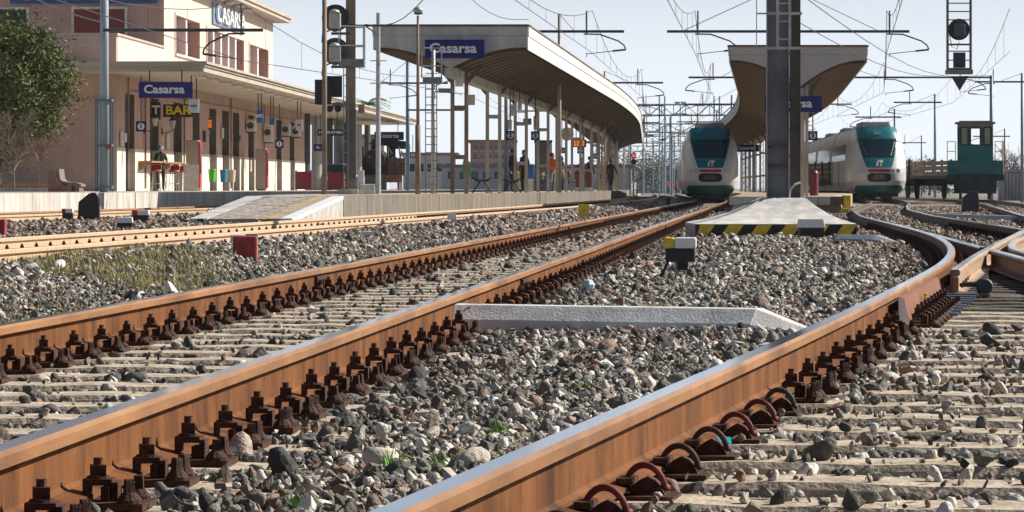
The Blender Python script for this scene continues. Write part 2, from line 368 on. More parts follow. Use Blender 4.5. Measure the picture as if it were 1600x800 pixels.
def fasten(path, z, parent, ss, off, side, split_until, every_until):
    rest = MB()
    for q in ss:
        (x, y), (a, b) = path.at(q); rz = -math.atan2(a, b); px = x+b*off; py = y-a*off
        r2 = rz if side > 0 else rz+math.pi
        if y < split_until:
            p = inst('base_plate', ME_PLATE, parent, (px, py, z-.19), r2+random.uniform(-.02, .02)); ORG[p.name] = (Vector((px, py, z-.19)), r2)
            cb = bpy.data.objects.new('clip_bolt', ME_CLIP); COL.objects.link(cb); cb.parent = p; cb.rotation_euler = (0, 0, random.uniform(-.1, .1)); cb.scale = (1, random.uniform(.92, 1.08), random.uniform(.92, 1.06))
            for sy in (-.052, .052):
                c = bpy.data.objects.new('coach_screw', ME_SCREW); COL.objects.link(c); c.parent = p; c.location = (.178, sy, 0); c.rotation_euler = (0, 0, random.uniform(0, 1.5))
        elif y < every_until: inst('rail_fastening', ME_JOIN, parent, (px, py, z-.19), r2)
        else:
            co, si = math.cos(r2), math.sin(r2); rest.box((px+.09*co, py+.09*si, z-.12), (.07, .06, .12), r2); rest.box((px+.16*co, py+.16*si, z-.16), (.09, .1, .06), r2)
    if rest.v: tag(rest.build('far_rail_fastenings', RUSTD, parent), kind='stuff')
def joint(path, q, off, z, parent, m, L=.5):
    (x, y), (a, b) = path.at(q); rz = -math.atan2(a, b); j = MB()
    for sd in (1, -1):
        c = (x+b*(off+sd*.020), y-a*(off+sd*.020), z-.095); j.box(c, (.022, L, .085), rz)
        for k in (-.18, -.06, .06, .18):
            bx = c[0]+a*k+b*sd*.018; by = c[1]+b*k-a*sd*.018; j.box((bx, by, z-.095), (.03, .032, .032), rz)
    j.build('joint_bar', m, parent)
o3 = thing('railway_track', 'rusty orange centre track running past the concrete mast base to the left train', 'railway track', (float(p3.p[0, 0]), 2, -.38))
for s in (-1, 1): rail(p3.offset(.75*s), 0, RUST, o3)
ss3 = sleepers(p3, 0, o3, 2.1, 62, 't3'); 
fasten(p3, 0, o3, ss3, -.75, 1, 30, 62); fasten(p3, 0, o3, ss3, .75, 1, 30, 62)
fasten(p3, 0, o3, [q for q in ss3 if q < 12], .75, -1, 0, 99); fasten(p3, 0, o3, [q for q in ss3 if q < 12], -.75, -1, 0, 99)
far3 = list(np.arange(62.4, 150, .6)); fasten(p3, 0, o3, far3, -.75, 1, 0, 0); fasten(p3, 0, o3, far3, .75, 1, 0, 0)
for q, of in ((20.2, .75), (20.8, -.75), (52, .75), (50, -.75), (80, .75), (84, -.75)): joint(p3, q, of, 0, o3, RUSTD if q < 30 else DARKR)

o4 = thing('railway_track', 'curving right-hand track with blue-shiny rail tops sweeping to the right train', 'railway track', (float(p4.p[0, 0]), 1, -.38))
DARKRAIL = DARKR
ia = int(np.argmin(abs(pathA.p[:, 1]-33)))
rail(Path(pathA.p[:ia+1]), 0, RUST, o4); rail(Path(pathA.p[ia:]), 0, DARKR, o4); rail(p4.offset(.75), 0, DARKR, o4)
ss4 = sleepers(p4, 0, o4, 1.6, 60, 't4')
cols = 'krrbbrrg'
for i, q in enumerate(ss4):
    (x, y), (a, b) = p4.at(q); rz = -math.atan2(a, b); px = x-b*.75; py = y+a*.75
    if y < 11.0:
        j = i-7; c = cols[j] if 0 <= j < 8 else random.choice('krb')
        p = inst('clip_shoulder', ME_SHO, o4, (px, py, -.19), rz); ORG[p.name] = (Vector((px, py, -.19)), rz)
        e = bpy.data.objects.new('spring_clip', SPR[c]); COL.objects.link(e); e.parent = p
        p = inst('clip_shoulder', ME_SHO, o4, (px, py, -.19), rz+math.pi)
fasten(p4, 0, o4, [q for q in ss4 if 11 <= p4.at(q)[0][1] < 16.8 or 22.5 < p4.at(q)[0][1] < 60], -.75, 1, 30, 60)
fasten(p4, 0, o4, [q for q in ss4 if p4.at(q)[0][1] < 60], .75, -1, 0, 60)
fasten(p4, 0, o4, [q for q in ss4 if 16 < p4.at(q)[0][1] < 60], -.75, -1, 0, 60)
# crossing rails of the turnout on the right
def rail_pts(pts, m, name='crossing_rail', z=0., sm=3.):
    y = np.arange(pts[0][0], pts[-1][0], .2); x = np.interp(y, [p[0] for p in pts], [p[1] for p in pts]); kk = np.exp(-.5*(np.arange(-15, 16)/(sm*2))**2); kk /= kk.sum()
    return rail(Path(list(zip(np.convolve(np.pad(x, 15, mode='reflect', reflect_type='odd'), kk, 'valid'), y))), z, m, o4, name)
RUSTL = mat('pale_rusty_rail', (.36, .24, .15), .7, var=.3, scale=4, bump=.1)
rail_pts([(22.4, 3.10), (22.9, 3.19), (25.7, 3.67), (29.7, 4.39), (33.9, 5.17), (41.9, 6.66), (46, 7.4)], RUSTL, 'wing_rail')
rail_pts([(12, 3.1), (26.1, 4.18), (29.9, 4.475)], DARKR, 'crossing_rail', sm=1)
rail_pts([(30.9, 4.545), (37.5, 5.06), (41.0, 5.335)], DARKR, 'crossing_rail', sm=1)
rail_pts([(25.5, 4.42), (26.9, 4.44), (30.3, 4.72), (34.3, 5.36), (37.5, 5.98), (44, 7.25)], RUSTL, 'check_rail')
# heavy switch block and motor beside the wing rail
q = MB(); q.box((3.10, 22.42, -.12), (.05, .1, .14), 0); q.box((3.19, 22.4, -.175), (.2, .3, .03), 0); q.build('wing_rail_bracket', RUSTL, o4, bevel=.008)
q = MB(); q.cyl((3.14, 22.3, -.1), (3.26, 22.3, -.1), .02, n=10); q.lathe((3.29, 22.25, -.115), [(.0, 0), (.05, .002), (.06, .02), (.06, .1), (.045, .12), (0, .122)], 14, axis='y'); q.cyl((3.29, 22.2, -.21), (3.29, 22.2, -.165), .03, n=8); q.build('hinge_bolt', DGREY, o4)
q = MB()
for i in range(26):
    y = 18.7+i*.42; x = float(np.interp(y, pathA.p[:, 1], pathA.p[:, 0])); q.box((x+.2, y, -.165), (.26, .10, .02), -.18)
q.build('slide_plates', mat('slide_plate_steel', (.16, .19, .23), .3, metal=.6, var=.3, scale=8), o4)
q = MB()
for i in range(44):
    y = random.uniform(18.5, 34); x = float(np.interp(y, pathA.p[:, 1], pathA.p[:, 0]))+random.uniform(.75, 1.6); q.cyl((x, y, -.2), (x, y, -.14), .032, .02, n=7)
tag(q.build('crossing_bolts', DGREY, o4), kind='stuff')
# thick brown joint plate with white edges beside the near rail
def at_rail(y, off): 
    x = float(np.interp(y, pathA.p[:, 1], pathA.p[:, 0])); return x+off
q = MB(); ya_, yb_ = 17.4, 21.4; xa_, xb_ = at_rail(ya_, .065), at_rail(yb_, .065)
prof = [(0, -.02), (.03, -.03), (.055, -.16), (.0, -.17)]
q.sweep([(0., -.022), (.026, -.03), (.05, -.155), (.05, -.172), (.0, -.172)], [(Vector((xa_, ya_, 0)), Vector((1, 0, 0))), (Vector((xb_, yb_, 0)), Vector((1, 0, 0)))]); q.build('joint_plate', mat('brown_joint_plate', (.20, .07, .035), .65, var=.3, scale=9, bump=.15), o4)
q = MB()
for yy, xx in ((ya_-.012, xa_), (yb_-.012, xb_)):
    q.prism([(xx-.002, -.02), (xx+.028, -.028), (xx+.053, -.153), (xx+.053, -.174), (xx-.002, -.174)], yy, yy+.011)
q.build('white_end_plate', WHITE, o4)
lettering('3:13', .09, (at_rail(19.0, .125), 19.0, -.085), o4, YELLOW, rz=math.pi/2-.19, name='chalk_marks')
for yy in np.arange(17.5, 20.6, .36):
    p = inst('rail_fastening', ME_JOIN, o4, (at_rail(yy, .075), yy, -.19), -.19)

o2 = thing('railway_track', 'dusty beige track between the middle platform and the grassy ballast', 'railway track', (float(p2.p[0, 0]), 8, -.30))
for s in (-1, 1): rail(p2.offset(.75*s), .08, BEIGE, o2)
ss2 = sleepers(p2, .08, o2, 6, 56, 't2', drop=.2)
fasten(p2, .08, o2, ss2, -.75, 1, 0, 70)
fasten(p2, .08, o2, ss2, .75, 1, 0, 70)
fasten(p2, .08, o2, list(np.arange(56.4, 130, .6)), -.75, 1, 0, 0); fasten(p2, .08, o2, list(np.arange(56.4, 130, .6)), .75, 1, 0, 0)
for q, of in ((21.5, -.75), (44, -.75), (58, .75), (38, .75)): joint(p2, q, of, .08, o2, BEIGE)
o1 = thing('railway_track', 'brown and beige far-left track beside the station platform edge', 'railway track', (float(p1.p[0, 0]), 20, -.28))
rail(p1.offset(-.75), .1, BROWNR, o1); rail(p1.offset(.75), .1, BEIGE, o1)
ss1 = sleepers(p1, .1, o1, 20, 50, 't1')
o6 = thing('railway_track', 'dark siding track on the right leading to the green shunter', 'railway track', (float(p6.p[0, 0]), 40, -.38))
for s in (-1, 1): rail(p6.offset(.75*s), 0, DARKR, o6)
sleepers(p6, 0, o6, 30, 75, 't6', sp=.65)

# ------------------------------------------------------------------ ballast stones (uncountable: instanced on points)
def stone_mesh(i):
    r = random.Random(100+i); bm = bmesh.new()
    ax = (r.uniform(.85, 1.3), r.uniform(.6, .95), r.uniform(.38, .72))
    for _ in range((9 if i < 5 else 14) if i < 9 else 40):
        v = Vector((r.gauss(0, 1), r.gauss(0, 1), r.gauss(0, 1))).normalized()*.5*(r.uniform(.8, 1.05) if i < 9 else 1)
        bm.verts.new((v.x*ax[0], v.y*ax[1], v.z*ax[2]))
    h = bmesh.ops.convex_hull(bm, input=bm.verts)
    bmesh.ops.delete(bm, geom=[e for e in h['geom_interior'] if isinstance(e, bmesh.types.BMVert)], context='VERTS')
    me = bpy.data.meshes.new('stone'); bm.to_mesh(me); bm.free()
    if i >= 9: me.polygons.foreach_set('use_smooth', [True]*len(me.polygons))
    return me
def stone_mat(name, stops):
    m = bpy.data.materials.new(name); m.use_nodes = True; n = m.node_tree; b = n.nodes['Principled BSDF']; b.inputs['Roughness'].default_value = .85
    oi = n.nodes.new('ShaderNodeObjectInfo'); cr = n.nodes.new('ShaderNodeValToRGB'); cr.color_ramp.interpolation = 'LINEAR'
    el = cr.color_ramp.elements
    while len(el) < len(stops): el.new(.5)
    for e, (p, c) in zip(el, stops): e.position = p; e.color = c+(1,)
    n.links.new(oi.outputs['Random'], cr.inputs[0])
    tc = n.nodes.new('ShaderNodeTexCoord'); nz = n.nodes.new('ShaderNodeTexNoise'); nz.inputs['Scale'].default_value = 5; nz.inputs['Detail'].default_value = 6
    n.links.new(tc.outputs['Object'], nz.inputs['Vector'])
    mr = n.nodes.new('ShaderNodeMapRange'); mr.inputs[3].default_value = .62; mr.inputs[4].default_value = 1.35; n.links.new(nz.outputs[0], mr.inputs[0])
    mx = n.nodes.new('ShaderNodeMix'); mx.data_type = 'RGBA'; mx.blend_type = 'MULTIPLY'; mx.inputs[0].default_value = 1
    n.links.new(cr.outputs[0], mx.inputs[6]); n.links.new(mr.outputs[0], mx.inputs[7]); n.links.new(mx.outputs[2], b.inputs['Base Color'])
    bp = n.nodes.new('ShaderNodeBump'); bp.inputs['Strength'].default_value = .35; bp.inputs['Distance'].default_value = .1; n.links.new(nz.outputs[0], bp.inputs['Height']); n.links.new(bp.outputs[0], b.inputs['Normal'])
    return m
SM_GREY = stone_mat('grey_ballast_stone', [(0, (.055, .055, .047)), (.16, (.105, .107, .09)), (.34, (.20, .197, .165)), (.5, (.25, .222, .178)), (.6, (.27, .17, .125)), (.67, (.15, .10, .075)), (.70, (.45, .40, .33)), (.84, (.55, .51, .45)), (1, (.78, .75, .70))])
SM_PINK = stone_mat('pinkish_ballast_stone', [(0, (.07, .062, .055)), (.25, (.16, .12, .095)), (.5, (.28, .19, .14)), (.65, (.23, .2, .175)), (.8, (.38, .27, .2)), (.92, (.46, .38, .32)), (1, (.6, .56, .5))])
SM_DARK = stone_mat('dark_ballast_stone', [(0, (.035, .036, .034)), (.35, (.08, .083, .076)), (.6, (.13, .128, .115)), (.75, (.15, .11, .085)), (.9, (.26, .24, .21)), (1, (.5, .47, .42))])  # dark tones paint the shade in the sleeper gaps and at the crossing
def gravel(name, label, pts, sca, rot, m):
    col = bpy.data.collections.new(name+'_stones')
    for i in range(12):
        me = stone_mesh(i); me.materials.append(m); o = bpy.data.objects.new('stone_%02d' % i, me); col.objects.link(o)
    me = bpy.data.meshes.new(name); me.vertices.add(len(pts)); me.vertices.foreach_set('co', np.asarray(pts, np.float32).ravel())
    for nm, ty, arr in (('sca', 'FLOAT', sca), ('rot', 'FLOAT_VECTOR', rot)):
        a = me.attributes.new(nm, ty, 'POINT'); a.data.foreach_set('vector' if ty == 'FLOAT_VECTOR' else 'value', np.asarray(arr, np.float32).ravel())
    me.materials.append(m)
    o = bpy.data.objects.new(name, me); COL.objects.link(o)
    ng = bpy.data.node_groups.new(name+'_scatter', 'GeometryNodeTree'); ng.interface.new_socket('Geometry', in_out='INPUT', socket_type='NodeSocketGeometry'); ng.interface.new_socket('Geometry', in_out='OUTPUT', socket_type='NodeSocketGeometry')
    N = ng.nodes; gi = N.new('NodeGroupInput'); go = N.new('NodeGroupOutput'); ip = N.new('GeometryNodeInstanceOnPoints'); ci = N.new('GeometryNodeCollectionInfo')
    ci.inputs['Collection'].default_value = col; ci.inputs['Separate Children'].default_value = True; ci.inputs['Reset Children'].default_value = True
    a1 = N.new('GeometryNodeInputNamedAttribute'); a1.data_type = 'FLOAT'; a1.inputs[0].default_value = 'sca'
    a2 = N.new('GeometryNodeInputNamedAttribute'); a2.data_type = 'FLOAT_VECTOR'; a2.inputs[0].default_value = 'rot'
    L = ng.links; L.new(gi.outputs[0], ip.inputs['Points']); L.new(ci.outputs[0], ip.inputs['Instance']); ip.inputs['Pick Instance'].default_value = True
    L.new(a1.outputs[0], ip.inputs['Scale']); L.new(a2.outputs[0], ip.inputs['Rotation']); L.new(ip.outputs[0], go.inputs[0])
    md = o.modifiers.new('scatter', 'NODES'); md.node_group = ng
    return tag(o, label, 'gravel', kind='stuff')
def scatter(d0, d1, dens, size, umin=-15.5, umax=14, jit=.35):
    # uniform in area over the wedge the camera sees plus a margin
    half0, half1 = .165, .165
    A = (half1*(d1*d1-d0*d0))+1.6*(d1-d0); n = int(A*dens)
    d = np.sqrt(rng.uniform(d0*d0, d1*d1, n)); X = rng.uniform(-1, 1, n)*(half0*d+.8)
    sz = size*np.exp(rng.normal(0, .42, n)); return X, d, sz
allX, allD, allS = [], [], []
for d0, d1, de, si in ((4.2, 14, 1950, .0285), (14, 26, 1350, .031), (26, 45, 680, .041), (45, 75, 260, .058), (75, 125, 80, .1)):
    X, d, s = scatter(d0, d1, de, si); allX.append(X); allD.append(d); allS.append(s)
X = np.concatenate(allX); D = np.concatenate(allD); Sz = np.concatenate(allS)
Z = zb(X, D); U = X-.079*D-np.interp(D, _dd, _sh)
keep = (U > -15.3) & (U < 13)
ontop = np.zeros(len(X), bool); intrack3 = np.zeros(len(X), bool)
for pth, key, zt, pk in ((p3, 't3', 0, .015), (p4, 't4', 0, .10), (p2, 't2', .08, .3)):
    s, lat = pth.local(X, D); st = SLEEPERS[key]; i = np.clip(np.round((s-st[0])/.6), 0, len(st)-1)
    inS = (np.abs(s-(st[0]+.6*i)) < .128) & (np.abs(lat) < 1.26) & (s < st[-1]+.3)
    pkk = np.where(np.abs(lat) > .85, np.where(np.abs(lat) > 1.08, .5, np.maximum(pk, .12)), pk); rej = inS & (rng.random(len(X)) > pkk); keep &= ~rej
    top = inS & ~rej; Z = np.where(top, zt-.19, Z); ontop |= top
    r = np.abs(np.abs(lat)-.75); big = np.abs(lat) < 1.3
    keep &= ~((r < .085+Sz*.4) & big)
    near_f = (np.abs(lat)-.75 > .0) & (np.abs(lat)-.75 < .24) & (np.abs(s-(st[0]+.6*i)) < .15) & (s < st[-1])
    if key != 't2': keep &= ~(near_f & (rng.random(len(X)) > .3))
    if key == 't3':
        inn = (np.abs(lat) < .7); Z = np.where(inn & ~top, Z-.0, Z); intrack3 = np.abs(lat) < 1.2
    if key == 't2': 
        keep &= ~((np.abs(lat) < .7) & (rng.random(len(X)) > .5))
A4 = np.interp(D, pathA.p[:, 1], pathA.p[:, 0])
keep &= ~((X > A4+.06) & (X < A4+.75) & (D > 17.2) & (D < 34)); keep &= ~((X > A4+.3) & (D > 18) & (D < 36) & (rng.random(len(X)) > .18))
keep &= ~((U > np.where(D < 76, -10., -12.)) & (U < -7.6) & (D > 54))                      # under the middle platform
keep &= ~((U > -1.0) & (U < 2.6) & (D > 92)); keep &= ~((np.abs(X-3.87) < 1.35) & (np.abs(D-50) < 1.6))
X, D, Sz, Z, U, ontop, intrack3 = [a[keep] for a in (X, D, Sz, Z, U, ontop, intrack3)]
Sz = np.where(rng.random(len(Sz)) < .025, Sz*1.6, Sz); Sz = np.minimum(Sz, np.where(D < 20, .11, .16))
Z = Z+Sz*np.where(ontop, .2, rng.uniform(-.22, .26, len(Sz)))
rot = rng.uniform(-math.pi, math.pi, (len(X), 3)); rot[:, :2] *= .4
pk = rng.random(len(X)); s2 = U-np.interp(D, _dd, _u2)
pinkp = np.clip(.08+.9*sstep(24, 46, D)*(U > 1.2)+.75*(s2 < .6)+.35*sstep(30, 60, D)*(U < -3)+.3*sstep(28, 42, D), 0, .95)
isp = (pk < pinkp) & ~((X > np.interp(D, pathA.p[:, 1], pathA.p[:, 0])+.06) & (D > 17) & (D < 40))
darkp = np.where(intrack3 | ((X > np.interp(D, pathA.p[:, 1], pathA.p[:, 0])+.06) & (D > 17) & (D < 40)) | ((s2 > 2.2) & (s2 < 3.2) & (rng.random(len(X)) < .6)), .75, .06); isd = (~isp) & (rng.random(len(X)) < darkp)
for nm, lb, sel, m in (('gravel', 'mixed grey and white ballast stones around the near tracks', ~isp & ~isd, SM_GREY), ('gravel', 'pinkish brown ballast stones farther back and left of the platform track', isp, SM_PINK), ('gravel', 'dark grey ballast stones painting shade between the sleepers of the centre track', isd, SM_DARK)):
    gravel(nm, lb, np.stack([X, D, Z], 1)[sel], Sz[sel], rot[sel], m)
print('STONES', len(X))

# ------------------------------------------------------------------ grass in the ballast
def grass(name, label, spots, m, h0=.025, h1=.065, wid=.004):
    q = MB()
    for x, y, nb, sp in spots:
        for _ in range(nb):
            bx = x+random.gauss(0, sp); by = y+random.gauss(0, sp*1.6); bz = float(zb(bx, by))-.01; h = random.uniform(h0, h1); a = random.uniform(0, 6.28); l = random.uniform(.1, .6)*h
            dx, dy = math.cos(a), math.sin(a); w_ = wid
            q.add([(bx-dy*w_, by+dx*w_, bz), (bx+dy*w_, by-dx*w_, bz), (bx+dx*l*.4+dy*w_*.7, by+dy*l*.4-dx*w_*.7, bz+h*.6), (bx+dx*l*.4-dy*w_*.7, by+dy*l*.4+dx*w_*.7, bz+h*.6), (bx+dx*l, by+dy*l, bz+h)], [(0, 1, 2, 3), (3, 2, 4)])
    return q.build(name, m, label=label, cat='grass', kind='stuff')
sp = []
for _ in range(460):
    d = random.uniform(23, 31); px = random.gauss(200, 105); 
    if px > 365 or px < 20: continue
    sp.append((PX(px, d), d, 34, .10))
for _ in range(70):
    d = random.uniform(17, 21); sp.append((PX(random.uniform(10, 140), d), d, 5, .07))
for _ in range(150):
    d = random.uniform(32, 42); px = random.uniform(520, 700); sp.append((PX(px, d), d, 7, .12))
sp2 = [(x+random.uniform(-.1, .1), y+random.uniform(-.1, .1), n//2, s) for x, y, n, s in sp]
grass('grass', 'green grass patch growing in the ballast left of the centre track', sp, LEAFD)
grass('dry_grass', 'dry straw-coloured grass among the green patch left of the centre track', sp2, DRYG, .03, .10)
tuf = []
for px, py in ((690, 735), (615, 733), (785, 680), (920, 612), (470, 795), (1362, 738), (1403, 632), (1240, 610), (783, 722), (560, 415), (620, 740)):
    d = .77*F/(py-HOR); tuf.append((PX(px, d), d, 26, .022))
grass('grass_tuft', 'small bright green tufts sprouting between the near ballast stones', tuf, mat('bright_grass', (.14, .30, .03), .7, var=.3, scale=4), .03, .07, .0035)
# ------------------------------------------------------------------ platforms
PZ2, PZ1, PZ3 = .42, .46, .32
def strip(path_d, ua, ub, z0, z1, mb, mi=(0, 0, 0)):
    pr = [(0, z0), (0, z1), (1, z1), (1, z0)]
    vs = []; 
    for d in path_d:
        a = tx(ua(d) if callable(ua) else ua, d); b_ = tx(ub(d) if callable(ub) else ub, d); vs += [(a, d, z0), (a, d, z1), (b_, d, z1), (b_, d, z0)]
    n = len(path_d); fs = []; ms = []
    for i in range(n-1):
        for k in range(3): fs.append((i*4+k, i*4+k+1, i*4+4+k+1, i*4+4+k)); ms.append(mi[k])
    fs += [(3, 2, 1, 0), tuple((n-1)*4+k for k in range(4))]; ms += [mi[1]]*2
    b0 = len(mb.v); mb.v += vs; mb.f += [tuple(i+b0 for i in f) for f in fs]; mb.m += ms
PAVE = mat('platform_paving', (.36, .32, .27), .9, var=.18, scale=2, bump=.2, col2=(.42, .38, .32))
PAVEY = mat('yellow_safety_line', (.45, .30, .06), .8, var=.25, scale=3)
# middle platform
o = thing('platform', 'long middle platform with grey concrete edge and paved ramp', 'platform', (tx(-9.8, 70), 70, -.35))
dl = [60.5]+list(np.arange(63, 130, 4))+list(np.arange(130, 300, 6))
uR = lambda d: u2(d)-1.62
q = MB(); strip(dl, lambda d: -11.6 if d > 78 else -9.8-1.8*(d-60.5)/17.5, lambda d: uR(d)-.32, -.35, PZ2, q); q.build('paving', PAVE, o)
# edge blocks, each its own
cut = list(np.arange(60.5, 150, 3.1))+list(np.arange(150, 300, 6.))
for a, b_ in zip(cut[:-1], cut[1:]):
    q = MB(); strip([a+.012, (a+b_)/2, b_-.012], lambda d: uR(d)-.32, lambda d: uR(d)+random.uniform(0, .006), -.30, PZ2+.004, q); q.build('edge_block', CONCD, o)
q = MB(); strip(dl, lambda d: uR(d)-.75, lambda d: uR(d)-.62, PZ2+.002, PZ2+.006, q); q.build('safety_line', PAVEY, o)
# ramp made of slabs and pavers
d0, d1 = 54.5, 60.5; rz0, rz1 = .05, PZ2
def ramp_quad(fa, fb, ta, tb, dz, name, m, th=.06):
    # fa/fb: fraction across (0 left, 1 right), ta/tb along
    vs = []
    for t in (ta, tb):
        d = d0+(d1-d0)*t; z = rz0+(rz1-rz0)*t+dz; uA = -9.8; uB = uR(d)
        for f in (fa, fb):
            x = tx(uA+(uB-uA)*f, d); vs += [(x, d, z), (x, d, z-th-dz)]
    q = MB(); q.add(vs, [(0, 2, 6, 4), (1, 5, 7, 3), (0, 1, 3, 2), (2, 3, 7, 6), (6, 7, 5, 4), (4, 5, 1, 0)]); return q.build(name, m, o)
q = MB(); vs = []
for t in (0, 1):
    d = d0+(d1-d0)*t; z = rz0+(rz1-rz0)*t-.05
    for u_ in (-9.79, uR(d)-.01): vs += [(tx(u_, d), d, z), (tx(u_, d), d, -.3)]
q.add(vs, [(0, 2, 6, 4), (1, 5, 7, 3), (0, 1, 3, 2), (2, 3, 7, 6), (6, 7, 5, 4), (4, 5, 1, 0)]); q.build('ramp_base', CONC, o)
PAV2 = mat('grey_paver', (.33, .29, .25), .9, var=.2, scale=3, bump=.25); PAV3 = mat('light_slab', (.48, .47, .45), .9, var=.15, scale=3, bump=.2); PAVW = mat('white_painted_slab', (.66, .65, .63), .8, var=.1, scale=4)
for i in range(4): ramp_quad(.0, .17, i/4+.004, (i+1)/4-.004, 0, 'edge_slab', PAV3)
nr = 16
for i in range(nr):
    offs = .035 if i % 2 else 0
    for j in range(7):
        a = .18+j*.0785+(offs if j else 0); b_ = .18+(j+1)*.0785+(offs if j < 6 else 0); ramp_quad(a+.004, b_-.004, i/nr+.0025, (i+1)/nr-.0025, random.uniform(-.004, .004), 'paver', PAV2)
for i in range(4):
    ramp_quad(.735, .775, i/4+.004, (i+1)/4-.004, .002, 'yellow_strip', PAVEY); ramp_quad(.78, .88, i/4+.004, (i+1)/4-.004, 0, 'edge_slab', PAV2); ramp_quad(.885, 1., i/4+.002, (i+1)/4-.002, .004, 'white_slab', PAVW)
# left station platform
o = thing('platform', 'wide station platform in front of the pink building', 'platform', (tx(-17, 60), 60, -.35))
dl1 = list(np.arange(40, 260, 5.)); q = MB(); strip(dl1, -60, -16.05, -.35, PZ1, q); q.build('paving', PAVE, o)
cut = list(np.arange(40, 250, 2.6))
WEATH = mat('stained_white_concrete', (.44, .41, .36), .95, var=.3, scale=2.5, stretch=(1, 1, .3), col2=(.52, .49, .44), bump=.2)
for i, (a, b_) in enumerate(zip(cut[:-1], cut[1:])):
    if i == 5: 
        q = MB(); strip([a+.8, b_-.01], -16.05, -15.7, -.3, PZ1+.004, q); q.build('edge_block', WEATH, o); continue
    q = MB(); strip([a+.01, b_-.01], -16.05, -15.7, -.3, PZ1+.004, q); q.build('edge_block', WEATH, o)
# right island platform
o = thing('platform', 'right island platform with white painted end wall under the right canopy', 'platform', (tx(.7, 95), 95, -.35))
dl3 = list(np.arange(94.3, 300, 5.)); q = MB(); strip(dl3, lambda d: -1.0+(0 if d < 130 else .0), lambda d: 2.25 if d < 110 else min(4.2, 2.25+(d-110)*.05), -.35, PZ3, q); q.build('paving', mat('sandy_paving', (.38, .30, .2), .9, var=.2, scale=2), o)
n8 = 9; xA, xB = tx(-1.04, 94), tx(2.3, 94)
for i in range(n8):
    a = xA+(xB-xA)*i/n8; b_ = xA+(xB-xA)*(i+1)/n8
    if .3 < (i+.5)/n8 < .42: pass
    q = MB(); q.bb(a+.006, b_-.006, 93.95, 94.3, .08, PZ3+.006); q.build('end_block', PAV3 if i < n8-1 else CONCD, o, bevel=.01)
q = MB(); q.bb(xB+.01, xB+.22, 93.9, 94.4, -.0, PZ3+.04); q.bb(xB-.05, xB+.12, 93.6, 93.9, -.15, -.02); q.build('yellow_block', YELLOW, o, bevel=.02)

